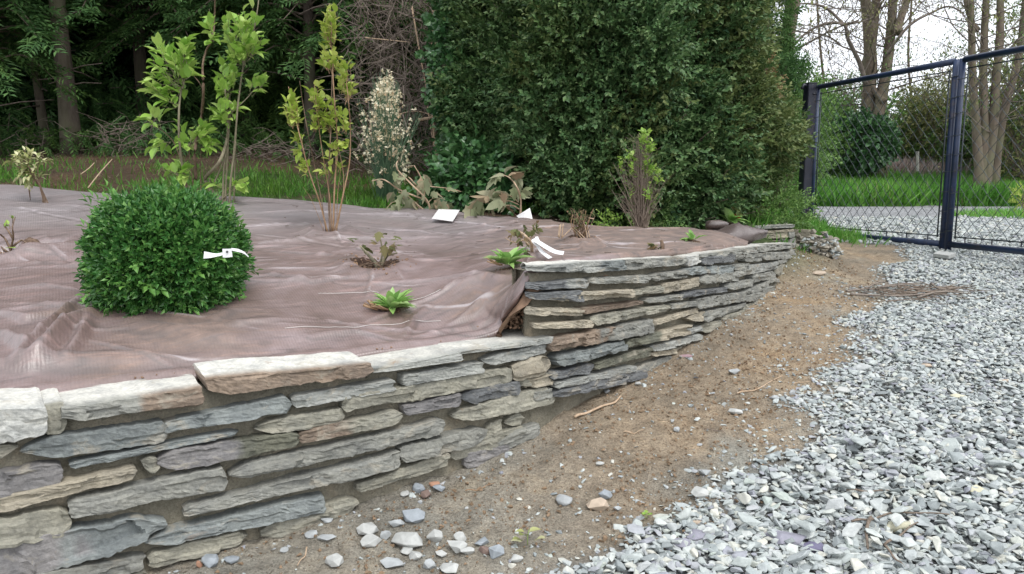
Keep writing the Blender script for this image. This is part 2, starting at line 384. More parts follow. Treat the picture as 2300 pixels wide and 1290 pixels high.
# ------------------------------------------------------------------ lie of the land
_gy = np.array([-5, 0, 2.0, 2.7, 3.3, 4, 5, 6.4, 7.5, 9, 20, 22.5, 26, 60, 400]); _gz = np.array([-.6, -.42, -.17, -.05, .10, .19, .33, .48, .545, .56, .56, .8, 1.25, 1.4, 1.4])
_gs = np.linspace(-5, 400, 8101)
_k = np.exp(-np.linspace(-2, 2, 9)**2); _k /= _k.sum(); _gv = np.convolve(np.pad(np.interp(_gs, _gy, _gz), 4, 'edge'), _k, 'valid')
def drive_z(y): return np.interp(y, _gs, _gv)
FOREST = TPS([(-12,6.5,1.05),(-6,6.5,1.05),(-4,7,1.08),(-2,6.8,1.02),(0,6.6,.95),(1,5.8,.80),(2.2,6.2,.72),(2.2,8,.72),(3.4,8,.55),(-12,8,1.3),(-6,8,1.3),(-4,8.2,1.35),(-2,8.3,1.25),(0,8,1.05),
              (-12,10,1.6),(-6,10,1.6),(-3,10,1.6),(0,10,1.35),(3,11,.8),(-10,20,1.8),(0,20,1.6),(4,15,.7)], 1e-2)
def land_z(x, y):
    x = np.asarray(x, float); y = np.asarray(y, float)
    g = drive_z(y)
    # the wooded bank and the bed lie to the left of a line from the wall end to the gate post and on
    side = x - np.interp(y, [3, 6.4, 9.6, 16, 30], [.6, 2.6, 4.0, 5.0, 7.0])
    w = sstep(.35, -.6, side) * sstep(5.6, 6.3, y)
    f = np.clip(FOREST(np.clip(x, -12, 6), np.clip(y, 3, 18)), .3, 2.2)
    return g * (1 - w) + f * w
def micro_z(X, Y):
    near = sstep(12, 6, Y) * sstep(-6, -2, X); soil = 1 - chip_density(X, Y)
    return near * ((fbm(X*2.3, Y*2.3, 0, 3, 3) - .5) * .05 + (fbm(X*9, Y*9, 0, 5, 4) - .5) * .036 * soil + (fbm(X*26, Y*26, 0, 9, 2) - .5) * .022 * soil)
def surf_z(x, y):
    x = np.asarray(x, float); y = np.asarray(y, float); return land_z(x, y) + micro_z(x, y)
def on_ground(px, py):
    """where the ray of a picture point meets the drive"""
    d = ray(px, py); t = np.linspace(.5, 60, 6000); z = EYE + d[2] * t - drive_z(d[1] * t)
    i = np.argmax(z < 0); t = t[i]; q = np.array([d[0]*t, d[1]*t, drive_z(d[1]*t)])
    if 'EDGE' in globals(): q[2] = float(surf_z(q[0], q[1]))
    return q

# wall lines in plan: front of the stones
def top_at(px, py, z): p = atZ(px, py, z); return (p[0], p[1])
LOW = [top_at(145, 910, .52), top_at(456, 864, .52), top_at(826, 818, .52), top_at(1047, 784, .52), top_at(1230, 757, .52)]
_d0 = np.subtract(LOW[0], LOW[1]); _d0 /= np.linalg.norm(_d0)
LOW = [tuple(np.array(LOW[0]) + _d0 * 1.6)] + LOW
HIGH = [(LOW[-1][0] - .10, LOW[-1][1] - .065 + .012), (LOW[-1][0] + .01, LOW[-1][1] + .012)] + [(.72, 4.0), (1.11, 4.5), (1.48, 5.0), (1.90, 5.62), (2.37, 6.4)]
def path_tools(pl):
    P = smooth_path(np.array([(a, b, 0) for a, b in pl]), 12)[:, :2]; d = np.r_[0, np.cumsum(np.linalg.norm(np.diff(P, axis=0), axis=1))]
    def at(u):
        u = np.asarray(u, float); x = np.interp(u, d, P[:, 0]); y = np.interp(u, d, P[:, 1])
        e = .06; tx = np.interp(u + e, d, P[:, 0]) - np.interp(u - e, d, P[:, 0]); ty = np.interp(u + e, d, P[:, 1]) - np.interp(u - e, d, P[:, 1])
        l = np.hypot(tx, ty) + 1e-9; return x, y, ty / l, -tx / l            # position, outward normal
    def hit(px, py):
        r = ray(px, py); s = P[:, 0] * r[1] - P[:, 1] * r[0]               # sign change = crossing
        i = np.where(np.sign(s[:-1]) != np.sign(s[1:]))[0]
        if len(i) == 0: i = [0 if abs(s[0]) < abs(s[-1]) else len(s) - 2]
        i = i[0]; f = s[i] / (s[i] - s[i+1]); q = P[i] + (P[i+1] - P[i]) * f; u = d[i] + (d[i+1] - d[i]) * f
        t = q[1] / r[1]; return u, EYE + r[2] * t
    return at, hit, d[-1]
low_at, low_hit, LOWL = path_tools(LOW); high_at, high_hit, HIGHL = path_tools(HIGH)
def low_top(u): return .505 + 0 * np.asarray(u)
_hu = [high_hit(px, py)[0] for px in (1457,1570,1655,1775) for py in (600,)]
HT = [( -1, .825), (0, .825), (_hu[0], .80), (_hu[1], .785), (_hu[2], .755), (_hu[3], .68), (99, .67)]
def high_top(u): return np.interp(u, [a for a, b in HT], [b for a, b in HT])

# ------------------------------------------------------------------ ground sheet (one sheet to the horizon)
def build_ground():
    xs = np.r_[-400, -150, -60, -30, np.arange(-16, -2, .5), np.arange(-2, 3.6, .022), np.arange(3.6, 9, .12), np.arange(9, 22, .6), 30, 60, 150, 400]
    ys = np.r_[-60, -20, -8, -3, -1, 0, .6, 1.1, np.arange(1.5, 4.6, .02), np.arange(4.6, 8, .045), np.arange(8, 12, .12), np.arange(12, 30, .4), 34, 40, 60, 100, 200, 400]
    X, Y = np.meshgrid(xs, ys, indexing='ij'); Z = land_z(X, Y)
    Z = Z + micro_z(X, Y)
    # colour: warm soil by the wall, grey dust near the chippings, grey under them, leaf mould on the bank
    warm = np.array([.42, .335, .24]); grey = np.array([.385, .365, .31]); under = np.array([.25, .26, .255]); mould = np.array([.115, .078, .050]); grass = np.array([.055, .10, .025])
    w1 = sstep(.35, .62, fbm(X*1.6, Y*1.6, 0, 21, 4) + .28 * sstep(.9, .1, np.abs(side_of(X, Y) + .55)) )
    wl = sstep(-.2, .6, X + .2 * (Y - 2.8)) * .8 + .2
    C = grey[None, None] * (1 - (w1*wl)[..., None]) + warm[None, None] * (w1*wl)[..., None]
    cd = chip_density(X, Y)[..., None]; C = C * (1 - cd) + under * cd
    fw = (sstep(.35, -.6, X - np.interp(Y, [3, 6.4, 9.6, 16, 30], [.6, 2.6, 4.0, 5.0, 7.0])) * sstep(5.6, 6.3, Y))[..., None]
    gm = sstep(.45, .6, fbm(X*.8, Y*.8, 0, 33, 3))[..., None] * sstep(9.2, 8.2, Y)[..., None]
    C = C * (1 - fw) + (mould * (1 - gm) + grass * gm) * fw
    far = (sstep(19.6, 20.4, Y + .6*(fbm(X*.7, Y*.7, 0, 2, 3)-.5)) )[..., None]; C = C * (1 - far) + grass * far
    mb = MB(); mb.add(np.stack([X, Y, Z], -1).reshape(-1, 3), grid_faces(len(xs), len(ys)), C.reshape(-1, 3))
    mb.obj('ground', GROUND, smooth=True, col=True, kind='structure')

# edge of the chippings: to the right of this line, in plan
_ep = [(2000, 556), (2010, 590), (1985, 625), (1930, 655), (1915, 700), (1890, 760), (1865, 830), (1850, 900), (1760, 980), (1640, 1050), (1560, 1120), (1480, 1185), (1330, 1285)]
EDGE = np.array([on_ground(a, b)[:2] for a, b in _ep]); EDGE = EDGE[np.argsort(EDGE[:, 1])]
def side_of(x, y):
    """metres to the right of the chippings' edge"""
    ex = np.interp(y, EDGE[:, 1], EDGE[:, 0]); ex = np.where(np.asarray(y) < EDGE[0, 1], EDGE[0, 0] - (EDGE[0, 1] - y) * 1.6, ex)
    ex = np.where(np.asarray(y) > EDGE[-1, 1], EDGE[-1, 0] - (y - EDGE[-1, 1]) * .1, ex)
    return (x - ex) * .8
def chip_density(x, y):
    s = side_of(x, y) + (fbm(np.asarray(x)*3.1, np.asarray(y)*3.1, 0, 41, 5) - .5) * .62
    return sstep(-.10, .24, s)
build_ground()
# the lane beyond the gate: a thin sheet of chippings too far off to tell apart
def build_lane():
    xs = np.linspace(3, 16, 60); ys = np.linspace(8.6, 20.2, 50); X, Y = np.meshgrid(xs, ys, indexing='ij')
    X = X + (Y - 8.6) * .18 - .9
    mb = MB(); mb.add(np.stack([X, Y, land_z(X, Y) + .015], -1).reshape(-1, 3), grid_faces(60, 50)); mb.obj('lane', ROAD, smooth=True, kind='structure')
build_lane()

# ------------------------------------------------------------------ dry-laid slate walls
def tcol(k):
    base = {'b': (.195,.212,.208), 'g': (.235,.235,.212), 'v': (.195,.187,.185), 'd': (.14,.145,.148), 't': (.33,.295,.23), 'p': (.29,.295,.275), 'w': (.40,.40,.375), 'r': (.215,.165,.125), 'o': (.26,.25,.205), 'm': (.15,.15,.115)}[k]
    return np.array(base) * U(.9, 1.1)
def stone_mesh(at, u0, t0, b0, u1, t1, b1, tone, proud=.025, depth=.14, cap=False, seed=0, tone2=None, grow=.17):
    r = np.random.default_rng(seed); L = max(u1 - u0, .02); H = max((t0 - b0 + t1 - b1) / 2, .006)
    n = int(np.clip(L / .013, 7, 60)); f = np.linspace(0, 1, n); f = f + np.r_[0, r.uniform(-.35, .35, n-2), 0] / n
    u = u0 + L * f; s = seed * 3.7
    top = t0 + (t1 - t0) * f; bot = b0 + (b1 - b0) * f
    jt = (fbm(u*7 + s, s, 0, 1, 3) - .5) * H * .09 + np.round((vn(u*24 + s, s, 0, 2) - .5) * 3) / 3 * H * .13 + (r.random(n) - .5) * H * .07
    jb = (fbm(u*6 + s, s + 9, 0, 4, 3) - .5) * H * .10 + np.round((vn(u*20 + s, s, 0, 6) - .5) * 3) / 3 * H * .15 + (r.random(n) - .5) * H * .08
    top = top + jt * (.35 if cap else 1); bot = bot + jb
    e0, e1 = [min(.4, H * (r.uniform(.08, .45) if r.random() < .65 else r.uniform(.7, 1.8)) / L) for _ in (0, 1)]
    m0, m1 = [r.uniform(.35, .8) if e * L < H * .5 else r.uniform(.1, .3) for e in (e0, e1)]
    k = np.minimum(m0 + (1 - m0) * np.clip(f / e0, 0, 1) ** .8, m1 + (1 - m1) * np.clip((1 - f) / e1, 0, 1) ** .8)
    g_ = H * grow; top = top + g_; bot = bot - g_
    c0, c1 = r.uniform(.35, .7, 2); cz = bot + (top - bot) * (c0 + (c1 - c0) * f)
    if cap: cz = bot + (top - bot) * .8; k = .55 + .45 * k
    top = cz + (top - cz) * k; bot = cz + (bot - cz) * k
    # ring over height q and distance w from the wall line
    nf = 11; qf = np.array([1, .97, .86, .74, .62, .50, .38, .26, .14, .03, 0]); 
    prof = np.full(len(qf), proud + .008)
    W = []; Q = []; ql, ql2 = r.uniform(.08, .5), r.uniform(.45, .95); nb = max(1, int(L / .075)); brk = np.sort(r.uniform(0, 1, nb)); bc = np.r_[0, brk]; tilt = r.uniform(-.10, .10) * H / L * 8; tab = r.uniform(-.009, .007, (nb + 1, 3)); slo = r.uniform(-.10, .10, (nb + 1, 3))
    for j, q in enumerate(qf):
        qq = q + (vn(u*8 + s, 1., 0, 15) - .5) * .22; lev = (qq < ql).astype(int) + (qq < ql2)
        blk = np.searchsorted(brk, f + (q - .5) * tilt + (r.random() - .5) * .01)
        lay = tab[blk, lev] + slo[blk, lev] * (f - bc[blk]) * L + (fbm(u*6 + s, q*1.2 + s, 0, 8, 3) - .5) * .008
        W.append(prof[j] + lay * (1.0 if H > .03 else .6) + (r.random(n) - .5) * .003); Q.append(np.full(n, q))
    W[0] = W[1] - .004; W[-1] = W[-2] - .005
    back = [-depth * .4, -depth * .75, -depth] if cap else [-depth]
    for bk in back[::-1]: W.append(np.full(n, bk) + (fbm(u*5 + s, bk*9, 0, 19, 3)-.5)*(.05 if bk == -depth and cap else .01)); Q.append(np.full(n, .2 if bk == back[-1] and cap else 1.0))
    if cap: W.insert(nf, np.full(n, -depth)); Q.insert(nf, np.zeros(n))
    else: W.insert(nf, np.full(n, -depth)); Q.insert(nf, np.zeros(n))
    if cap: W.append(np.full(n, -.02)); Q.append(np.full(n, 1.0))
    W = np.array(W).T; Q = np.array(Q).T
    # ends shrink back towards the wall and in plan
    W = np.where(W > -.02, W - (1 - k[:, None]) * .022, W)
    Z = bot[:, None] + (top - bot)[:, None] * Q
    if cap: Z = Z + (fbm(u[:, None]*9 + s, W*14, 0, 23, 3) - .5) * .012 * (Q > .9) 
    uu = np.repeat(u[:, None], W.shape[1], 1) + (vn(Q*4 + s, W*20, u[:, None]*0 + s, 3) - .5) * .016
    x, y, nx, ny = at(uu); Vx = x + nx * W; Vy = y + ny * W
    m = W.shape[1]; V = np.stack([Vx, Vy, Z], -1).reshape(-1, 3)
    col = np.tile(tcol(tone), (len(V), 1))
    if tone2:
        fcol = sstep(.45, .55, np.repeat(f, m) + (vn(V[:, 0]*20, V[:, 1]*20, V[:, 2]*20, 4) - .5) * .3)[:, None]; col = col * (1 - fcol) + tcol(tone2) * fcol
    if cap:    # weathered, dusty upper bed of a coping slab
        wt_ = ((Q > .9) & (W < proud * .6)).reshape(-1)[:, None]; col = np.where(wt_, np.array([.50,.49,.45]) * r.uniform(.88, 1.1), col)
    mb = MB(); mb.add(V, [grid_faces(n, m, True), np.arange(m)[None, ::-1], (np.arange(m) + (n-1)*m)[None]], col)
    return mb
def lay(wall, hit, at, rows, ox, oy, sc, off=0):
    for i, row in enumerate(rows):
        x0, t0, b0, x1, t1, b1, tone = row[:7]; opt = row[7] if len(row) > 7 else {}
        c = lambda x, y: hit(ox + x / sc, oy + y / sc)
        (u0, zt0), (_, zb0), (u1, zt1), (_, zb1) = c(x0, t0), c(x0, b0), c(x1, t1), c(x1, b1)
        o = dict(opt); capf = o.pop('cap', False); seed = off + i * 7 + 1
        mb = stone_mesh(at, u0, zt0, zb0, u1, zt1, zb1, tone, seed=seed, cap=capf, **({'proud': .03, 'depth': .14, 'grow': .05 if sc > 2.5 else .16} | o))
        me = mb.mesh('stone', STONE, False, True)
        nm = 'coping_stone' if capf else 'stone'
        ob = link(nm, me, wall)
def core(at, L0, L1, topf, name, wall, w=-.004, zb=-.5, back=-.2):
    us = np.arange(L0, L1, .012); nz = 60; t = np.linspace(0, 1, nz)
    zt = topf(us) - .015; Zg = zb + (zt - zb)[:, None] * t[None]; Ug = np.repeat(us[:, None], nz, 1)
    Wg = w + (fbm(Ug*9, Zg*14, 0, 51, 4) - .5) * .028 + (fbm(Ug*40, Zg*40, 0, 57, 2) - .5) * .008
    x, y, nx, ny = at(Ug); V1 = np.stack([x + nx*Wg, y + ny*Wg, Zg], -1)
    bx, by, bnx, bny = at(us); V2 = np.stack([bx + bnx*back, by + bny*back, zt], -1); V3 = np.stack([bx + bnx*back, by + bny*back, zt*0 + zb], -1)
    A = np.concatenate([V1, V2[:, None], V3[:, None]], 1); m = nz + 2
    mb = MB(); mb.add(A.reshape(-1, 3), [grid_faces(len(us), m)[:, ::-1], np.arange(m)[None], (np.arange(m)[::-1] + (len(us)-1)*m)[None]]); return mb.obj(name, MORTAR, wall, smooth=True)

lowwall = thing('stone_wall', (*LOW[3], .1), 'low mortared slate retaining wall with broad pale coping slabs, in the left foreground', 'wall')
core(low_at, 0, LOWL - .01, low_top, 'mortar', lowwall, w=-.016)
c1 = [  # crop 1: origin (0,740), scale 2.346
 (222,415,540,334,400,520,'o',{'cap':True,'depth':.26,'proud':.012}), 
 (-260,445,600,235,402,515,'w',{'cap':True,'depth':.30,'proud':.045}), (318,402,465,1052,300,372,'g',{'cap':True,'depth':.27,'proud':.045,'tone2':'r'}),
 (105,590,678,860,478,570,'b'), (842,490,527,1518,345,422,'b'), (-250,640,700,90,590,650,'o',{'proud':.012}),
 (365,695,722,1250,522,545,'b',{'proud':.022}), (1340,490,540,1800,415,478,'o',{'proud':.02}),
 (820,652,742,1560,538,592,'v',{'tone2':'m'}), (745,680,742,826,655,740,'o',{'proud':.02}),
 (-280,790,905,320,700,785,'v'), (-280,935,1000,705,712,762,'t',{'proud':.034}),
 (358,905,965,1185,712,818,'g'), (-280,1040,1150,360,940,1050,'o'),
 (-280,1190,1420,868,958,1030,'v',{'proud':.036,'tone2':'b'}), (960,930,958,2088,627,705,'g',{'proud':.04}),
 (758,1088,1138,1700,860,935,'b',{'proud':.036}), (150,1280,1345,750,1178,1245,'g'), (-280,1420,1500,130,1330,1400,'g'),
 (770,1180,1245,1290,1050,1110,'o',{'proud':.026}), (380,1365,1400,760,1262,1330,'o',{'proud':.01}), (1195,722,778,2310,462,520,'g',{'proud':.04})]
lay(lowwall, low_hit, low_at, c1, 0, 740, 2.346, 100)
c2 = [  # crop 2: origin (600,740)
 (-330,248,332,530,172,215,'r',{'cap':True,'depth':.28,'proud':.045}), (534,195,215,992,112,145,'p',{'cap':True,'depth':.27,'proud':.045}), (990,108,118,1480,32,62,'p',{'cap':True,'depth':.26,'proud':.04}),
 (120,350,400,652,256,302,'p',{'proud':.03}), (690,235,284,1115,170,210,'p',{'proud':.034}), (1122,140,190,1450,75,110,'p'),
 (385,352,418,1275,200,262,'o'), (1272,185,255,1485,122,215,'t',{'proud':.036}),
 (155,540,590,695,412,468,'r',{'tone2':'o'}), (700,400,440,1005,330,385,'v'), (1000,335,387,1310,268,325,'d'), (1310,262,296,1480,226,268,'o',{'proud':.015}),
 (962,428,487,1470,300,375,'o'), (680,618,678,1145,508,585,'g'), (1145,508,560,1225,468,528,'o',{'proud':.015}), (1250,465,502,1345,438,488,'o',{'proud':.01}),
 (1180,585,650,1420,490,545,'g',{'proud':.026}), (1030,660,730,1300,590,640,'v',{'proud':.02}), (-40,1040,1110,470,865,925,'o',{'proud':.024}), (460,812,848,945,642,700,'o',{'proud':.022}), (960,615,680,1350,505,565,'o',{'proud':.014})]
lay(lowwall, low_hit, low_at, c2, 600, 740, 2.346, 400)
# the same wall goes on to the left of the picture
_ul = low_hit(-112, 900)[0]; _q = 0
for row, (zt, zb) in enumerate([(.522,.450),(.425,.375),(.352,.305),(.280,.225),(.200,.150),(.125,.070),(.045,-.010),(-.035,-.090),(-.115,-.165)]):
    u = .02
    while u < _ul - .06:
        L = U(.22, .5); e = min(u + L, _ul - .01 - .02*(row % 3)); _q += 1
        me = stone_mesh(low_at, u, zt + U(-.008,.008), zb, e, zt + U(-.008,.008), zb, str(rng.choice(list('bgvotg'))) if row else 'p', seed=5000 + _q, cap=row == 0, proud=.045 if row == 0 else .03, depth=.26 if row == 0 else .14, grow=.08).mesh('stone', STONE, False, True); link('coping_stone' if row == 0 else 'stone', me, lowwall); u = e + .012

highwall = thing('stone_wall', (*HIGH[3], .2), 'taller curving slate retaining wall of thin stacked courses, from the step back to the gate', 'wall')
core(high_at, 0.0, HIGHL, high_top, 'mortar', highwall, w=-.022)
CP = {'cap':True,'depth':.14,'proud':.022}
GROW = .06
c3 = [  # crop 7: origin (1150,460), scale 2.932
 (68,398,425,442,374,442,'p',CP), (440,378,442,722,366,425,'p',CP|{'tone2':'b'}), (720,362,428,1132,343,388,'g',CP|{'depth':.16}), (1130,340,402,1218,328,386,'w',CP), (1212,325,357,1482,291,322,'g',CP), (1480,289,327,1662,266,306,'g',CP), (1660,262,302,1858,253,277,'g',CP),
 (68,512,542,480,480,540,'d',{'tone2':'p'}), (480,485,518,882,460,508,'g'), (878,462,498,1112,428,472,'g'), (1110,414,463,1322,400,442,'b'), (1312,408,457,1440,398,442,'b'), (1438,394,432,1530,384,417,'g'), (1530,400,458,1722,374,412,'p'),
 (1510,330,372,1616,322,366,'g'), (1618,318,362,1802,308,352,'g'), (1220,345,392,1440,328,372,'d',{'proud':.03}), (1430,332,362,1510,325,352,'g'), (1802,298,332,1860,293,322,'g'),
 (75,568,600,420,560,634,'d',{'proud':.045}), (240,578,632,762,556,602,'t',{'proud':.036,'depth':.12}), (762,560,592,962,528,572,'o'), (960,520,580,1206,478,532,'t'), (1204,462,522,1466,443,496,'g'), (1438,440,474,1536,422,456,'g'), (1555,462,512,1702,433,478,'g'), (1725,368,390,1812,348,372,'g'), (1710,400,472,1792,388,442,'o'),
 (60,662,708,420,680,722,'t',{'proud':.04}), (410,676,722,824,630,648,'r',{'proud':.03}), (850,615,642,1096,585,622,'g'), (1092,576,608,1382,542,568,'d'), (1384,518,562,1562,488,532,'g'), (1515,560,590,1668,498,542,'g'), (1662,468,512,1716,458,502,'g'), (1700,515,560,1790,470,500,'o'),
 (118,768,797,500,752,800,'t',{'proud':.04}), (490,725,795,1020,650,687,'o',{'proud':.036}), (1020,652,682,1182,632,662,'g'), (1184,622,682,1516,568,622,'g',{'proud':.036}),
 (205,880,952,882,752,832,'r',{'tone2':'g','proud':.048}), (878,762,800,1192,678,704,'t'), (1130,735,762,1236,698,762,'t'), (1220,705,770,1350,680,722,'g',{'proud':.04}), (1345,685,727,1508,642,668,'g'), (1504,602,644,1702,528,584,'g'), (1700,512,560,1800,462,500,'o',{'proud':.015}),
 (250,988,1062,706,888,942,'b',{'proud':.044}), (708,888,928,1132,783,842,'m',{'proud':.044,'tone2':'t'}), (1128,820,852,1222,794,826,'p'), (1360,735,780,1492,694,742,'o'), (1490,672,722,1602,622,668,'o'),(1600,622,664,1702,558,604,'o'),
 (15,1148,1192,235,1108,1170,'t',{'proud':.03}), (215,1100,1145,516,1033,1092,'d'), (512,1038,1078,884,928,984,'m'), (878,925,962,1212,846,884,'p'), (1218,786,852,1362,748,792,'o'),
 (245,1162,1202,772,1053,1082,'p',{'proud':.044}), (880,968,996,1052,946,976,'t'), (230,1215,1268,852,1072,1130,'d',{'proud':.04}), (30,1230,1290,235,1200,1250,'g',{'proud':.03}), (780,1075,1150,1040,985,1050,'g',{'proud':.02}), (-60,1300,1360,260,1240,1290,'o',{'proud':.02}), (1030,960,1010,1215,885,925,'o',{'proud':.008})]
lay(highwall, high_hit, high_at, c3, 1150, 460, 2.932, 900)

# return wall at the far end of the bed, seen from inside, and the rough rubble that ends it
RET = [(2.14, 6.90), (2.30, 6.86), (2.60, 6.82), (2.74, 6.84)]
ret_at, ret_hit, RETL = path_tools(RET)
retwall = thing('stone_wall', (2.4, 6.95, .4), 'short stepped slate wall of tan layers at the far end of the bed', 'wall')
core(ret_at, 0.02, RETL - .02, lambda u: .79 + 0*np.asarray(u), 'mortar', retwall, w=-.02, back=-.3)
c4 = [  # crop 5: origin (1650,440), scale 6.451
 (285,445,480,858,415,455,'p',{'cap':True,'depth':.3,'proud':.03}), (365,490,530,430,478,515,'o'), (420,512,545,850,480,515,'t'), (395,560,612,770,520,610,'t'), (760,530,605,865,520,600,'g'), (285,625,662,620,645,668,'t',{'proud':.04}), (610,632,680,765,625,675,'g'), (765,620,690,870,605,685,'g')]
lay(retwall, ret_hit, ret_at, c4, 1650, 440, 6.451, 2000)
build_rub = []
# ------------------------------------------------------------------ ground cloth over the planting bed
def cp(px, py, Y): p = atY(px, py, Y); return tuple(p)
def low_back(px, s=-.17, z=.525):
    u, _ = low_hit(px, 900); x, y, nx, ny = low_at(u); return (float(x + nx*s), float(y + ny*s), z)
def high_back(px, s=-.075, dz=.012):
    u, _ = high_hit(px, 600); x, y, nx, ny = high_at(u); return (float(x + nx*s), float(y + ny*s), float(high_top(u)) + dz)
_u0 = low_at(0.25); FRONT = [(float(_u0[0] - _u0[2]*.17), float(_u0[1] - _u0[3]*.17), .53)]
FRONT += [low_back(-60), low_back(100), low_back(300), low_back(500), low_back(700), low_back(900, -.165), low_back(1000, -.15), low_back(1080, -.14, .535)]
_e = np.array(low_back(1150, -.12, .56)); FRONT += [tuple(_e)]
_s = np.array(high_back(1205, -.06, .0)); 
FRONT += [(_e[0]+.030, _e[1]+.012, .63), (_s[0]-.050, _s[1]-.055, .73), (_s[0]-.015, _s[1]-.03, .80), (_s[0]+.04, _s[1]+.03, .822)]
FRONT += [high_back(p) for p in (1290, 1380, 1460, 1540, 1620, 1700)]
BACK = [cp(-330,414,6.6), cp(-150,416,6.55), cp(0,417,6.5), cp(170,424,6.5), cp(330,433,6.45), cp(520,447,6.4), cp(700,455,6.3), cp(850,468,6.1), cp(1000,480,5.95), cp(1180,496,5.75), cp(1400,515,5.6), cp(1560,516,5.9), cp(1690,513,6.3)]
CTRL = FRONT + BACK + [cp(0,760,2.8), cp(200,765,2.78), cp(-200,760,2.75), cp(400,700,3.15), cp(370,600,3.9), cp(20,570,4.2), cp(-200,570,4.2), cp(110,560,4.25), cp(0,480,5.2), cp(100,458,5.8),
    cp(600,700,3.2), cp(620,600,4.0), cp(740,520,4.8), cp(510,452,5.9), cp(840,605,4.0), cp(900,742,3.27), cp(880,700,3.45), cp(1050,690,3.46), cp(1090,625,3.62), cp(1000,600,3.95),
    cp(1140,600,3.72), cp(1180,580,3.95), cp(1210,575,4.05), cp(1300,537,4.65), cp(1440,517,5.35), cp(1480,562,4.5), cp(1560,545,4.95), cp(1000,510,5.3), cp(1640,530,5.5), cp(1150,520,5.1), cp(860,520,5.0)]
BED = TPS(CTRL, 2e-4)
_A = smooth_path(FRONT, 10); _B = smooth_path(BACK, 10)
def resamp(P, t, key=0):
    d = np.r_[0, np.cumsum(np.linalg.norm(np.diff(P, axis=0), axis=1))]; d /= d[-1]
    return np.stack([np.interp(t, d, P[:, k]) for k in range(3)], -1)
HOLES = [(*cp(843,598,4.0)[:2], .115, .045), (*cp(95,556,4.28)[:2], .12, .05), (*cp(20,572,4.15)[:2], .10, .05), (*cp(1195,578,3.98)[:2], .04, .03), (*cp(1310,538,4.62)[:2], .06, .03), (*cp(745,522,4.8)[:2], .10, .0)]
_cr = np.random.default_rng(12); CREASES = []
for _k in range(96):
    _y = _cr.uniform(2.5, 6.2); _x = _cr.uniform(-.62, .22) * _y; _a = _cr.normal(0, .30) + (.35 if _cr.random() < .25 else 0); _L = _cr.uniform(.35, 1.5) * (.5 + _y/7); _s = _cr.uniform(.5, 1.0)*(.6 + _y/9)
    CREASES.append((_x - math.cos(_a)*_L/2, _y - math.sin(_a)*_L/2, _x + math.cos(_a)*_L/2, _y + math.sin(_a)*_L/2, .013*_s, _cr.uniform(.007, .024)*_s))
for _hx, _hy, _hr, _hd in HOLES:
    for _k in range(7):
        _a = _k*.9 + _cr.uniform(-.3, .3); _L = _cr.uniform(.15, .40); CREASES.append((_hx + math.cos(_a)*_hr*.9, _hy + math.sin(_a)*_hr*.9, _hx + math.cos(_a)*(_hr+_L), _hy + math.sin(_a)*(_hr+_L), .010, .010))
def bed_z(x, y, fine=True):
    x = np.asarray(x, float); y = np.asarray(y, float); z = BED(x, y)
    if not fine: return z
    # soft swells of the soil under it, then long taut creases
    wx = x + .18 * (fbm(x*1.3, y*1.3, 0, 71, 3) - .5); wy = y + .18 * (fbm(x*1.1, y*1.1, 0, 72, 3) - .5)
    z = z + (fbm(x*.9, y*1.5, 0, 76, 2) - .5) * .045 + (fbm(wx*1.7, wy*4.5, 0, 77, 2) - .5) * .034 + (fbm(x*9, y*16, 0, 78, 3) - .5) * .0045
    for (ax, ay, bx, by, wd, hh) in CREASES:
        abx, aby = bx - ax, by - ay; L2 = abx*abx + aby*aby
        t = ((wx-ax)*abx + (wy-ay)*aby) / L2; tc = np.clip(t, 0, 1); d = (wx - ax)*aby - (wy - ay)*abx; d = d / math.sqrt(L2); de = np.hypot(wx - ax - tc*abx, wy - ay - tc*aby)
        w = wd * np.where(d > 0, 1.0, 2.6); z = z + hh * np.exp(-(de / w)**1.15) * np.sin(np.pi*np.clip(tc, .02, .98))**.7
    for hx, hy, hr, hd in HOLES:        # the cloth puckers up round each planting
        d = np.hypot(x - hx, (y - hy)); z = z + .030 * np.exp(-((d - hr*1.25)/(hr*.6))**2) - hd * sstep(hr, hr*.4, d)
    for pts, wd, hh in FOLDS:
        P = pts; best = np.full(x.shape, 9.); tt = np.zeros(x.shape)
        for i in range(len(P) - 1):
            a, b = P[i], P[i+1]; ab = b - a; t = np.clip(((x-a[0])*ab[0] + (y-a[1])*ab[1]) / (ab @ ab), 0, 1)
            d = np.hypot(x - a[0] - t*ab[0], y - a[1] - t*ab[1]); m = d < best; best = np.where(m, d, best); tt = np.where(m, (i + t) / (len(P) - 1), tt)
        z = z + hh * np.exp(-(best / wd)**2) * np.sin(np.pi * np.clip(tt, .04, .96))**.6
    return z
def onbed(px, py):
    d = ray(px, py); t = np.linspace(1.6, 7.2, 900); x, y = d[0]*t, d[1]*t; z = EYE + d[2]*t - BED(x, y)
    i = np.argmax(z < 0) if (z < 0).any() else len(t) - 1
    return np.array([x[i], y[i]])
FOLDS = []
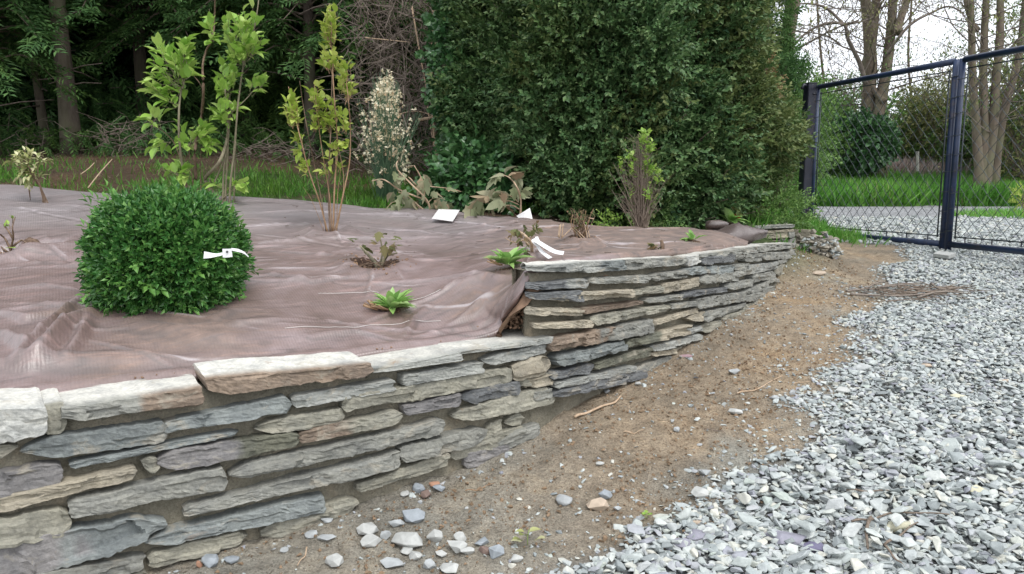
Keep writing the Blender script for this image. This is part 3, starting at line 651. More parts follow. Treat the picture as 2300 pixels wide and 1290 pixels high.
for pts, wd, hh in [([(205,700),(150,745),(105,800),(70,830)], .032, .075), ([(175,680),(110,740),(60,790)], .022, .05), ([(210,705),(180,770),(150,810)], .020, .04), ([(0,745),(60,790),(40,830)], .022, .04), ([(-40,690),(60,720),(150,700)], .02, .03),
                    ([(-60,830),(150,815),(420,800),(620,785)], .045, .030), ([(330,760),(520,735),(760,720)], .018, .014), ([(250,730),(450,760),(560,765)], .05, .02), ([(760,640),(1000,625),(1120,605)], .02, .018),
                    ([(1160,640),(1110,700),(1060,745)], .018, .03), ([(1130,640),(1070,690),(1000,735)], .02, .028), ([(1170,620),(1090,620),(1000,650)], .03, .03), ([(905,765),(930,720),(960,690)], .02, .02), ([(905,765),(800,750),(700,760)], .02, .018),
                    ([(905,766),(1000,745),(1080,725),(1140,700)], .03, .035), ([(570,690),(520,700),(470,730)], .03, .02), ([(0,600),(100,590),(200,605)], .03, .02), ([(560,560),(760,580),(1000,590)], .02, .015), ([(560,620),(700,640),(780,630)], .02, .016), ([(0,650),(100,640),(190,650)], .02, .016)]:
    FOLDS.append(([onbed(*p) for p in pts], wd, hh))
def build_cloth():
    na, nb = 620, 400; ta = np.linspace(0, 1, na); tb = np.linspace(0, 1, nb) ** 1.7
    A = resamp(_A, ta); B = resamp(_B, ta)
    P = A[:, None] * (1 - tb)[None, :, None] + B[:, None] * tb[None, :, None]
    X, Y = P[..., 0], P[..., 1]
    X = X + (tb < .02)[None] * (fbm(ta*40, 0, 0, 5, 3) - .5)[:, None] * .02; 
    Z = bed_z(X, Y); e = sstep(0, .06, tb)[None]
    edge = A[:, 2][:, None] + (fbm(ta*26, 0, 0, 7, 3) - .4)[:, None] * .016
    Z = Z * e + (1 - e) * (edge + .018 * np.sin(np.clip(tb / .02, 0, 1) * np.pi)[None])
    # the near edge is turned under in a soft roll
    hem = []
    for k, (dw, dz) in enumerate([(-.012, -.03), (.008, -.028), (.016, -.014), (.010, .002)]):
        q = A.copy(); t = np.gradient(A, axis=0)[:, :2]; t /= np.linalg.norm(t, axis=1)[:, None]; nrm = np.stack([t[:, 1], -t[:, 0]], 1)
        q[:, :2] += nrm * (dw + (fbm(ta*30, k*.4, 0, 8, 3) - .5)[:, None] * .012); q[:, 2] = edge[:, 0] + dz; hem.append(q)
    V = np.concatenate([np.stack(hem, 1), np.stack([X, Y, Z], -1)], 1); nb2 = nb + len(hem)
    # tint: r = dusty soil on the cloth, g = bleached by light and lime
    ax, ay = V[..., 0], V[..., 1]
    rr = sstep(-.5, .5, ax - .12*(ay - 4)) * sstep(3.7, 4.3, ay) * .92
    for (cx, cy, rd, s) in [(*cp(430,740,3.0)[:2], .30, .62), (*cp(180,700,3.1)[:2], .12, .8), (*cp(1050,670,3.5)[:2], .16, .42), (*cp(260,825,2.6)[:2], .16, .4), (*cp(480,800,2.7)[:2], .12, .35), (*cp(843,600,4.0)[:2], .2, .3), (*cp(1130,700,3.45)[:2], .12, .5)]:
        rr = np.maximum(rr, s * np.exp(-((ax-cx)**2 + (ay-cy)**2) / rd**2))
    gg = sstep(3.9, 5.6, ay) * sstep(.8, -.6, ax) * (.35 + .65 * fbm(ax*2.5, ay*4, 0, 88, 4))
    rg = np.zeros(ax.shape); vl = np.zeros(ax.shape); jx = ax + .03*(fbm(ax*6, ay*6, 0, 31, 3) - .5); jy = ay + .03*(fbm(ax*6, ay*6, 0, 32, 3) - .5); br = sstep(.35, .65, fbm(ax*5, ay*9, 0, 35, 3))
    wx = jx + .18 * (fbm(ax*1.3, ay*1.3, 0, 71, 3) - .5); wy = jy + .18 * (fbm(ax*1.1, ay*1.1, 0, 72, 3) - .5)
    for i, (x0, y0, x1, y1, wd, hh) in enumerate(CREASES):        # worn pale folds and dirty flanks, with crease light and shade painted in
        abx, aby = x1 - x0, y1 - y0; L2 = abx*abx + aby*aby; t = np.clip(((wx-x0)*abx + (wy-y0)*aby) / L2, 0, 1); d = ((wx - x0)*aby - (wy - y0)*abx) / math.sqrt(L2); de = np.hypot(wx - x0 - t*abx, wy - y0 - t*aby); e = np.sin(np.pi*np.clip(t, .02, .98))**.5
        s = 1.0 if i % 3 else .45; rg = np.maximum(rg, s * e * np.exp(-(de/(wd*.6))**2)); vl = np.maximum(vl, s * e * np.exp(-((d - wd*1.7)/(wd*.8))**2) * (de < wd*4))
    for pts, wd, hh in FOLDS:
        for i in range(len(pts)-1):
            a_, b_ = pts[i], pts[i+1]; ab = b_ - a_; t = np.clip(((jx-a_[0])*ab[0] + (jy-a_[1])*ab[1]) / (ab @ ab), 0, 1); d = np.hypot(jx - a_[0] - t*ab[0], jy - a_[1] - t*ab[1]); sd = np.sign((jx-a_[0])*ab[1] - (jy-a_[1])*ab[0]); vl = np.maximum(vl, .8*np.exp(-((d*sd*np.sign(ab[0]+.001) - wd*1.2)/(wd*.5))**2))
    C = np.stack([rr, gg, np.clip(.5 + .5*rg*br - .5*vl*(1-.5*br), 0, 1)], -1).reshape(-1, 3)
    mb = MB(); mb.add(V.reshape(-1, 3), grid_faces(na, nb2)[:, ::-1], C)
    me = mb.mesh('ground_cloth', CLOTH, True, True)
    uvl = me.uv_layers.new(name='weave'); li = np.empty(len(me.loops), np.int32); me.loops.foreach_get('vertex_index', li)
    d = np.r_[0, np.cumsum(np.linalg.norm(np.diff(A, axis=0), axis=1))]; uu = np.repeat(d, nb2); vv = (V[..., 1] - A[:, None, 1]).ravel()
    uvl.data.foreach_set('uv', np.stack([uu[li], vv[li]], -1).astype(np.float32).ravel())
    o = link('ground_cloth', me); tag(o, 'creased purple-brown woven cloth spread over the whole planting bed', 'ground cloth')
    # soil under the cloth, seen at the step and along its edges
    mb = MB(); us = np.linspace(0, 1, 160); A2 = resamp(_A, us); B2 = resamp(_B, us); B2[:, 1] += .12
    t = np.gradient(A2, axis=0)[:, :2]; t /= np.linalg.norm(t, axis=1)[:, None]; nrm = np.stack([t[:, 1], -t[:, 0]], 1); A2[:, :2] += nrm * .05
    G = A2[:, None] * (1 - np.linspace(0, 1, 80))[None, :, None] + B2[:, None] * np.linspace(0, 1, 80)[None, :, None]
    z = np.minimum(BED(G[..., 0], G[..., 1]), G[..., 2] + .3) - .05; z[:, 0] = A2[:, 2] - .08
    G[..., 2] = z
    mb.add(G.reshape(-1, 3), grid_faces(160, 80)[:, ::-1]); mb.obj('bed_soil', CLODS, smooth=True, kind='structure')
CLODS = simple('loose_soil', (.24,.155,.105), .95, .4, 22, .9, .15)
build_cloth()

def blob(n, r=rng, flat=.5, cuts=0):
    """angular stone: convex hull of random points"""
    bm = bmesh.new(); p = r.normal(size=(n, 3)); p /= np.linalg.norm(p, axis=1)[:, None]; p *= r.uniform(.75, 1.05, (n, 1)); p *= (r.uniform(.75, 1), r.uniform(.5, .85), flat)
    for q in p: bm.verts.new(q)
    g = bmesh.ops.convex_hull(bm, input=bm.verts); bmesh.ops.delete(bm, geom=[e for e in g['geom_interior'] if isinstance(e, bmesh.types.BMVert)], context='VERTS')
    bm.verts.index_update(); V = np.array([v.co[:] for v in bm.verts]); Fc = np.array([[v.index for v in f.verts] for f in bm.faces]); bm.free(); return V, Fc
def pebble(n, r, h):
    V, Fc = blob(n, r, h); bm = bmesh.new(); vs = [bm.verts.new(v) for v in V]
    for f in Fc: bm.faces.new([vs[i] for i in f])
    bmesh.ops.dissolve_limit(bm, angle_limit=R(12), verts=bm.verts, edges=bm.edges); bmesh.ops.bevel(bm, geom=bm.edges[:], offset=.07, segments=1, affect='EDGES', clamp_overlap=True); bmesh.ops.triangulate(bm, faces=bm.faces)
    bm.verts.index_update(); V = np.array([v.co[:] for v in bm.verts]); Fc = np.array([[v.index for v in f.verts] for f in bm.faces]); bm.free()
    V = V * (1 + .10 * (fbm(V[:, 0]*2, V[:, 1]*2, V[:, 2]*2, n, 3) - .5))[:, None]; return V, Fc
SHARDS = [blob(int(rng.integers(9, 15)), flat=rng.uniform(.16, .42)) for _ in range(18)]
ROUNDS = [blob(int(rng.integers(12, 17)), flat=rng.uniform(.4, .75)) for _ in range(8)]

# rough soil spilling out at the step
def spill():
    mb = MB(); x0, y0 = _e[0] + .085, _e[1] + .075
    n = 420; a = rng.normal(size=(n, 2)) * (.055, .03); P = np.stack([x0 + a[:, 0] + .02, y0 + a[:, 1], .555 + .16 * np.exp(-((a[:, 0]-.02)/.07)**2) * rng.random(n)], 1)
    for k in range(n): scatter(mb, ROUNDS[k % 8], P[k:k+1], frames(rdir(1)), float(U(.006, .018)))
    n = 60; us = U(0, 1, n); P = resamp(_A, us * .5); P[:, 2] = .533; P[:, :2] += rng.normal(size=(n, 2)) * .012
    for k in range(n): scatter(mb, ROUNDS[k % 8], P[k:k+1], frames(rdir(1)), float(U(.003, .008)))
    tag(mb.obj('loose_soil', CLODS, smooth=True), kind='stuff')
spill()

# rubble that ends the far wall: each rough piece a part
rub = thing('rubble_heap', (2.75, 7.0, .5), 'heap of rough broken stone bits between the wall end and the gate post', 'rubble')
mbc = MB(); V, Fc = blob(40, flat=.9); mbc.add(V * (.20, .30, .20) + (2.72, 6.98, .58), Fc); mbc.obj('soil_core', MORTAR, rub)
RUBM = simple('rubble_stone', (.27,.245,.20), .85, .35, 12, .6)
_rm = [MB().add(*t).mesh('stone', RUBM if i % 3 else CHIP) for i, t in enumerate(ROUNDS + SHARDS[:6])]
for k in range(190):
    t = U(0, 1); th = U(-2.6, .4); x = 2.72 + math.cos(th) * .19 * U(.5, 1.3) + .05*t; y = 6.95 + math.sin(th) * .30 * U(.6, 1.2); zt = .60 + .22 * max(0, 1 - math.hypot((x-2.70)/.3, (y-6.98)/.4)) 
    z = float(land_z(x, y)) + U(.0, .1) if math.hypot((x-2.72)/.24, (y-6.95)/.34) > 1 else U(.5, zt + .06)
    place('stone', _rm[k % len(_rm)], rub, (x, y, z), frames(rdir(1, 0))[0], (U(.03, .075), U(.03, .06), U(.02, .05)))

# ------------------------------------------------------------------ slate chippings
def chippings():
    mb = MB(); cand = []
    for (x0, x1, y0, y1, per, s0, s1) in [(-.9, 3.6, 1.3, 3.2, 4600, .012, .037), (0.2, 5.6, 3.2, 5.2, 4000, .012, .029), (1.0, 7.2, 5.2, 8.0, 2700, .014, .029), (2.2, 11.0, 8.0, 13.5, 650, .028, .05)]:
        n = int((x1-x0)*(y1-y0)*per); x = U(x0, x1, n); y = U(y0, y1, n)
        keep = rng.random(n) < np.clip(chip_density(x, y)*1.15, 0, 1)**1.3 * sstep(-.25, .1, x + .45*0 + (y*0+1)) 
        keep &= (np.abs(x / y) < .80) | ((np.abs(x / y) < 1.3) & (rng.random(n) < .7))
        x, y = x[keep], y[keep]; m = len(x)
        s = s0 + (s1 - s0) * rng.random(m) ** 1.5; s *= 1 + .6 * (rng.random(m) > .975)
        cand.append(np.stack([x, y, s], 1))
    # strays on the bare soil
    n = 30000; x = U(-1.2, 2.6, n); y = 1.6 + 5.2 * rng.random(n)**1.4; s_ = side_of(x, y)
    keep = (rng.random(n) < .05 + .85 * np.exp(np.minimum(s_, 0) / .24) + .5 * wall_foot(x, y)) & (s_ < .1) & outside_wall(x, y); cand.append(np.stack([x[keep], y[keep], .004 + .017 * rng.random(keep.sum())**2.2], 1))
    A = np.concatenate(cand); m = len(A)
    z = surf_z(A[:, 0], A[:, 1]) + A[:, 2] * rng.uniform(.0, .8, m) * chip_density(A[:, 0], A[:, 1]) + .002
    # the 240 largest near ones are stones of their own
    own = (A[:, 1] < 3.3) & (np.abs(A[:, 0]/A[:, 1]) < .72) & (A[:, 1] > 2.0) & (side_of(A[:, 0], A[:, 1]) > -.1); sc_ = np.where(own, A[:, 2] / A[:, 1], 0); top = np.argsort(-sc_)[:230]; isown = np.zeros(m, bool); isown[top] = True
    D = rdir(m); D[:, 2] *= .28; D /= np.linalg.norm(D, axis=1)[:, None]; M = frames(D, roll=rng.normal(size=m) * .30)
    k = rng.integers(0, 26, m); T = SHARDS + ROUNDS
    S = A[:, 2:3] * rng.uniform(.8, 1.25, (m, 3))
    T2 = [pebble(11, np.random.default_rng(700 + j), [.2, .28, .36, .45][j % 4]) for j in range(14)]; bigs = (A[:, 2] / A[:, 1] > .0066) & ~isown & (np.abs(A[:, 0]/A[:, 1]) < .8); k2 = rng.integers(0, 14, m); print('big', bigs.sum(), len(T2[0][1]))
    for j in range(14):
        q = (k2 == j) & bigs
        if q.any(): scatter(mb, T2[j], np.c_[A[q, :2], z[q]], M[q], S[q] * 1.08)
    for j in range(26):
        q = (k == j) & ~isown & ~bigs
        if q.any(): scatter(mb, T[j], np.c_[A[q, :2], z[q]], M[q], S[q])
    tag(mb.obj('gravel', CHIP), kind='stuff')
    ms = [MB().add(*pebble(14, np.random.default_rng(900 + j), [.22, .3, .4][j % 3])).mesh('slate_chipping', CHIP) for j in range(26)]
    for i in top:
        o = place('slate_chipping', ms[k[i]], None, (A[i, 0], A[i, 1], z[i] + A[i, 2]*.3), M[i], tuple(S[i] * 1.05))
        tag(o, 'pale grey-blue slate chipping, one of the larger ones on top of the near gravel', 'stone', 'larger chippings on top of the gravel')
    print('chips', m)
def wall_foot(x, y):
    hx = np.interp(y, [p[1] for p in LOW[1:] + HIGH[2:]], [p[0] for p in LOW[1:] + HIGH[2:]]); return np.exp(-np.abs(x - hx - .10) / .07)
def outside_wall(x, y):
    hx = np.interp(y, [p[1] for p in LOW[1:] + HIGH[2:]], [p[0] for p in LOW[1:] + HIGH[2:]]); return x > hx + .05
chippings()
# loose stones one can point at on the bare earth (picture place, width in cm, tone)
def loose(px, py, w, h=.5, asp=.7, tone=None, label=None, t=None, seed=0, dz=0):
    p = on_ground(px, py); r = np.random.default_rng(seed + 5000); V, Fc = pebble(int(r.integers(16, 26)), r, h)
    V = V * (1, asp / .68, 1) * (w / 200 / .87); a = r.uniform(-.3, .3); c, s = math.cos(a), math.sin(a)
    V = V @ np.array([[c, s, 0], [-s, c, 0], [0, 0, 1]]).T
    m = LMAT[tone or 'grey']; o = MB().add(V, Fc).obj('loose_stone', m); o.location = Vector(p) + Vector((0, 0, w / 200 * h * .45 + .004 + dz))
    tag(o, label, 'stone', 'loose stones on the bare earth'); return o
LMAT = {'grey': simple('grey_slate', (.33,.345,.345), .7, .2, 30, .5), 'blue': simple('blue_slate', (.26,.285,.305), .7, .2, 30, .5), 'white': simple('pale_stone', (.40,.405,.385), .7, .15, 30, .5), 'tan': simple('tan_stone', (.42,.34,.26), .75, .15, 30, .5),
        'violet': simple('violet_slate', (.23,.225,.265), .65, .2, 25, .5), 'brown': simple('brown_stone', (.17,.12,.10), .8, .2, 30, .5), 'orange': simple('orange_stone', (.36,.20,.13), .8, .2, 30, .5), 'purple': simple('purple_slate', (.14,.13,.2), .7, .2, 30, .5), 'yellow': simple('yellow_stone', (.48,.46,.34), .8, .2, 20, .5)}
LS = [ (758,1140,8,.7,.8,'blue','upright blue-grey slate block leaning at the wall foot beside a green sprout'), (655,1176,7,.4,.8,'blue','flat blue slate piece lying tight against the wall foot'),
 (828,1200,8.5,.55,.75,'white','pale rounded stone, leftmost of the upper row in the near pebble cluster'), (866,1210,6,.6,.8,'grey','small grey stone just right of the leftmost pale stone in the near cluster'), (832,1226,8,.5,.6,'white','pale low stone below the leftmost pale stone in the near cluster'),
 (915,1218,13,.45,.6,'white','broad pale stone, widest of the near pebble cluster'), (978,1216,6.5,.7,.9,'white','pale angular stone standing right of the widest stone in the near cluster'), (930,1175,10,.55,.6,'blue','blue-grey pointed stone at the back of the near pebble cluster'), (890,1182,7,.4,.6,'grey','thin grey chips left of the pointed blue-grey stone'),
 (912,1236,6.5,.4,.7,'white','small pale stone just below the widest stone of the near cluster'), (932,1250,6.5,.5,.7,'white','pale wedge stone in the lower row of the near cluster'), (1033,1214,6.5,.7,.8,'white','pale knobbly stone at the right of the near cluster'), (1026,1236,8,.6,.7,'white','larger pale stone under the knobbly one in the near cluster'),
 (1052,1247,6,.4,.7,'white','low pale stone right of the larger pale pair in the near cluster'), (878,1263,9,.35,.6,'grey','long flat grey stone in the lower left of the near cluster'), (752,1280,7,.5,.7,'white','lone pale stone near the bottom edge left of the cluster'), (962,1276,7,.5,.7,'grey','grey stone at the bottom edge under the near cluster'), (1010,1278,8,.5,.7,'white','pale stone at the bottom edge right of the grey one'),
 (990,1250,4.5,.4,.7,'white','tiny white stone between the two lower halves of the near cluster'), (1112,1250,6.5,.8,.8,'blue','cube-like blue-grey stone right of a brown lump'), (1090,1245,5,.7,.9,'brown','dark brown round lump left of the cube-like blue stone'), (1160,1262,6,.5,.7,'white','small white stone below the fallen pale leaf'),
 (1085,1220,7,.35,.6,'blue','flat blue-grey stone above the brown lump'), (940,1096,6.5,.6,.8,'blue','blue-grey lump in the small heap by the wall foot'), (912,1113,6.5,.35,.6,'white','flat white stone at the front of the small heap by the wall foot'), (985,1098,6,.4,.7,'blue','blue-grey stone at the right of the small heap by the wall foot'), (955,1107,6,.6,.8,'brown','brown clod in the small heap by the wall foot'), (975,1084,6,.3,.5,'orange','reddish flat sliver behind the small heap by the wall foot'),
 (700,1210,6,.5,.8,'grey','pale grey stone lying in the mud between the wall and the near cluster'), (735,1218,7,.2,.7,'grey','thin dark slate half sunk in mud beside a grey stone'), (735,1178,5,.4,.7,'grey','small grey stone above the half sunk slate'), (640,1245,3.5,.5,.8,'grey','tiny grey pebble in the mud near the wall bottom'),
 (475,1275,7,.7,.8,'blue','blue slate lump at the wall foot near the bottom edge'), (520,1262,6,.4,.7,'blue','blue slate flake right of the lump at the wall foot'), (447,1279,3,1.2,.5,'orange','small upright orange-brown shard at the wall foot'), (1268,1122,8.5,.5,.7,'grey','lone light grey stone with dark underside on the bare earth'),
 (1343,1137,8.5,.6,.75,'tan','pinkish tan stone, the only tan one on the bare earth'), (1360,1120,6,.6,.8,'blue','blue-grey stone just behind the pinkish tan stone'), (1388,1150,5,.3,.6,'grey','flat grey pebble right of the pinkish tan stone'), (1348,1043,4,.4,.7,'white','small white pebble alone in the middle of the bare earth'),
 (1520,971,6,.4,.6,'grey','olive grey flat stone on the bare earth below the long pale stone'), (1650,936,8.5,.35,.5,'white','bright white elongated stone on the bare earth'), (1650,845,8.5,.35,.6,'grey','pale grey wedge stone on the earth below the wall middle'), (1775,908,4.5,.3,.6,'grey','flat pale stone left of the edge of the gravel'),
 (1432,866,5,.3,.6,'white','oval pale stone close to the foot of the tall wall'), (1362,886,4.5,.4,.8,'grey','small grey stone at the foot of the tall wall'), (1198,970,3.5,.5,.7,'purple','small dark purple stone at the foot of the wall below the step'), (1838,628,12,.35,.6,'tan','tan triangular flat stone on the earth path near the far wall'),
 (1580,1075,7,.5,.6,'grey','grey stone on the border between earth and gravel'), (1570,1118,8,.5,.7,'white','pale stone marking the left end of the gravel edge'), (1500,1195,6.5,.7,.7,'white','upright bright white wedge stone at the gravel edge beside a green sprout'), (1565,1188,11,.15,.25,'tan','flat tan splinter lying behind the white wedge stone'),
 (1757,1222,21,.22,.55,'violet','very large flat violet slate slab in the near gravel'), (1833,1235,11,.25,.8,'purple','bluish purple slate flake right of the large violet slab'), (1560,1216,11,.25,.6,'violet','flat lilac slate next to the white wedge stone'), (1530,1240,9,.5,.7,'violet','violet grey stone below the lilac slate'),
 (1700,1085,6.5,.5,.7,'violet','lilac stone at the upper edge of the near gravel'), (2195,1118,9,.5,.6,'yellow','cream yellow stone in the right part of the near gravel'), (2020,1190,14,.35,.4,'yellow','long cream stone beside a dead twig in the near gravel'), (2080,828,9,.3,.6,'tan','pinkish flat stone among grey gravel in the middle right'), (2258,862,8,.25,.6,'tan','reddish flat chip in the gravel near the right edge'),
 (2150,898,9,.3,.6,'yellow','cream stone chip in the middle right of the gravel'), (1740,908,5,.4,.6,'grey','grey pebble right of a long dry stalk'), (1895,882,9,.4,.7,'white','pale stone at the corner where gravel meets earth')]
for i, (px, py, w, h, asp, tone, lab) in enumerate(LS): loose(px, py, w, h, asp, tone, lab, seed=i)
# crumbs of earth and grit
def crumbs():
    mb = MB(); n = 60000; x = U(-1.3, 2.9, n); y = 1.6 + 5.5 * rng.random(n)**1.5
    k = outside_wall(x, y) & (side_of(x, y) < .25) & (rng.random(n) < .25 + .75*sstep(.4, .65, fbm(x*4, y*4, 0, 91, 4))); x, y = x[k], y[k]; m = len(x)
    s = .0025 + .0135 * rng.random(m)**4; z = surf_z(x, y) + s*.3; T = [blob(7, flat=.6) for _ in range(5)]; j = rng.integers(0, 5, m); M = frames(rdir(m))
    for q in range(5): scatter(mb, T[q], np.c_[x, y, z][j == q], M[j == q], np.c_[s, s, s][j == q])
    tag(mb.obj('earth_crumbs', CRUMB), kind='stuff')
crumbs()
# ------------------------------------------------------------------ planting on the bed
def px_path(pts, Y, jit=.0, k=5, seed=0):
    r = np.random.default_rng(seed); P = []
    for i, p in enumerate(pts):
        y = p[2] if len(p) > 2 else Y + (r.uniform(-jit, jit) * min(i, 3) / 2)
        P.append(atY(p[0], p[1], y))
    return smooth_path(np.array(P), k)
def stem(parent, P, r0, r1, m, name='stem', n=6):
    mb = MB(); mb.add(*tube(P, np.linspace(r0, r1, len(P)), n, True, .3, int(U(0, 99)))); return mb.obj(name, m, parent, smooth=True)
class Bouquet:
    keep = 1.0; own = 0
    """twigs that carry separate leaf objects sharing a few leaf meshes"""
    def __init__(s, parent, leafs, mt, twigm, name='leaf'):
        s.p = parent; s.ms = [MB().add(*t).mesh(name, mt, True) for t in leafs]; s.tw = MB(); s.tm = twigm; s.name = name; s.n = 0; s.lf = leafs; s.mt = mt; s.ex = MB()
    def leaf(s, P, D, size, up=None, roll=0):
        M = frames(np.array([D]), None if up is None else np.array([up]), np.array([roll]))[0]
        s.n += 1
        if rng.random() < s.keep and s.n < 900 and s.own < 290: place(s.name, s.ms[s.n % len(s.ms)], s.p, P, M, size); s.own += 1
        else: scatter(s.ex, s.lf[s.n % len(s.lf)], np.array([P]), M[None], float(size))
    def twig(s, A, B, n, size, r=.0022, bend=.1, droop=0, spread=.9, t0=.25, upn=None):
        A = np.array(A); B = np.array(B); L = np.linalg.norm(B - A) + 1e-6; mid = (A + B) / 2 + rng.normal(size=3) * L * bend
        P = smooth_path(np.array([A, mid, B]), 4); s.tw.add(*tube(P, np.linspace(r, r*.4, len(P)), 4, False)); ax = (B - A) / L
        for i in range(n):
            t = t0 + (1 - t0) * (i + .6) / n; q = P[min(int(t * (len(P)-1)), len(P)-1)]
            side = rdir(1)[0]; side -= ax * (side @ ax); side /= np.linalg.norm(side) + 1e-6
            D = ax * (.5 + .5*t) + side * spread * (1 - .5*t) + np.array([0, 0, -droop]); s.leaf(q, D, size * U(.65, 1.15), upn, U(-.5, .5))
    def cloud(s, cx, cy, rx, ry, Y, n, size, root=None, per=4, droop=0, dep=.12, spread=.9):
        C0 = atY(*(root or (cx, cy + ry*.8)), Y)
        for k in range(max(1, n // per)):
            a = U(0, 6.283); q = math.sqrt(U(.05, 1)); B = atY(cx + rx*q*math.cos(a)*.85, cy + ry*q*math.sin(a)*.85, Y + U(-dep, dep))
            A = C0 + (B - C0) * U(0, .6) + rng.normal(size=3) * .012
            s.twig(A, B, per, size, droop=droop, spread=spread)
    def done(s):
        if s.ex.V: tag(s.ex.obj('foliage', s.mt, s.p, smooth=True), kind='stuff')
        if s.tw.V: tag(s.tw.obj('twigs', s.tm, s.p), kind='stuff')

L_LIGHT = leaf_mat('bright_leaf', [(0, (.19,.36,.055)), (.5, (.28,.46,.08)), (1, (.42,.56,.15))], .42, .35, .4)
L_YELLOW = leaf_mat('yellow_green_leaf', [(0, (.24,.36,.05)), (.5, (.36,.46,.08)), (1, (.48,.54,.14))], .45, .35)
L_BOX = leaf_mat('box_leaf', [(0, (.025,.095,.02)), (.45, (.05,.155,.032)), (.8, (.09,.235,.05)), (1, (.18,.34,.09))], .35, .2, .45)
L_BUSH = leaf_mat('dark_evergreen_leaf', [(0, (.040,.090,.032)), (.4, (.070,.145,.050)), (.75, (.11,.195,.072)), (1, (.18,.26,.11))], .45, .15, .35, (.9, (.95,.86,.72)))
L_CON = leaf_mat('conifer_leaf', [(0, (.040,.095,.032)), (.5, (.065,.145,.045)), (1, (.11,.21,.065))], .6, .2, .2, (.5, (1,.9,.7)))
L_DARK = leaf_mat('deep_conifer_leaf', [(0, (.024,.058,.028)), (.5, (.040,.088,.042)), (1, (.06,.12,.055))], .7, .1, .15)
L_MID = leaf_mat('hedge_leaf', [(0, (.07,.15,.035)), (.5, (.12,.23,.055)), (1, (.21,.34,.09))], .5, .3)
L_IVY = leaf_mat('ivy_leaf', [(0, (.030,.085,.030)), (.5, (.05,.13,.042)), (1, (.09,.19,.065))], .3, .1, .5)
L_OLIVE = leaf_mat('budding_leaf', [(0, (.13,.14,.05)), (.5, (.20,.22,.07)), (1, (.28,.28,.12))], .6, .35)
L_WILT = leaf_mat('wilted_leaf', [(0, (.17,.20,.10)), (.4, (.25,.28,.16)), (.75, (.33,.34,.22)), (1, (.36,.26,.17))], .75, .25, .15)
L_WILT2 = leaf_mat('wilted_dark_leaf', [(0, (.07,.09,.035)), (.5, (.14,.15,.06)), (1, (.20,.13,.07))], .7, .2, .2)
L_VAR = leaf_mat('variegated_leaf', [(0, (.16,.20,.06)), (.45, (.36,.38,.14)), (1, (.66,.64,.40))], .4, .25)
L_HOSTA = leaf_mat('hosta_leaf', [(0, (.20,.38,.10)), (.6, (.30,.50,.14)), (1, (.42,.58,.25))], .4, .35)
L_FLOW = leaf_mat('cream_petal', [(0, (.70,.62,.42)), (.7, (.85,.80,.62)), (1, (.66,.46,.28))], .6, .35)
L_BROOM = leaf_mat('broom_stem', [(0, (.045,.10,.055)), (1, (.10,.17,.09))], .6, .05)
L_GRASS = leaf_mat('grass_blade', [(0, (.05,.15,.02)), (.5, (.085,.24,.03)), (1, (.16,.34,.06))], .5, .35, .3, (1.5, (.85,.75,.6)))
L_GRASS2 = leaf_mat('far_grass_blade', [(0, (.10,.29,.035)), (.5, (.14,.34,.05)), (.93, (.22,.42,.09)), (1, (.36,.38,.16))], .5, .35, .3, (.5, (.7,.8,.8)))
L_STRAW = leaf_mat('dead_straw', [(0, (.24,.18,.16)), (.5, (.34,.27,.245)), (1, (.44,.37,.34))], .9, .15)
L_LIGHT2 = leaf_mat('young_box_leaf', [(0, (.07,.20,.04)), (1, (.16,.33,.07))], .4, .25)
LEAFS = [leaf_t(.56, .2, .2), leaf_t(.48, .35, .35), leaf_t(.62, .1, .05)]
BARK1 = bark_mat('conifer_bark', (.055,.042,.034), (.13,.105,.088), 22, .25, (.10,.095,.06))
BARK2 = bark_mat('grey_brown_bark', (.10,.078,.058), (.21,.17,.132), 8, .3, (.15,.145,.09), .8, .03)
BARK3 = bark_mat('shrub_bark', (.10,.065,.045), (.24,.17,.12), 60, .3)
BARK4 = bark_mat('pale_shrub_stem', (.13,.12,.075), (.27,.235,.16), 60, .3)
ORST = bark_mat('orange_shrub_stem', (.22,.13,.07), (.40,.27,.17), 60, .3)
DEAD = bark_mat('dead_twig', (.09,.07,.058), (.22,.18,.15), 40, .4)

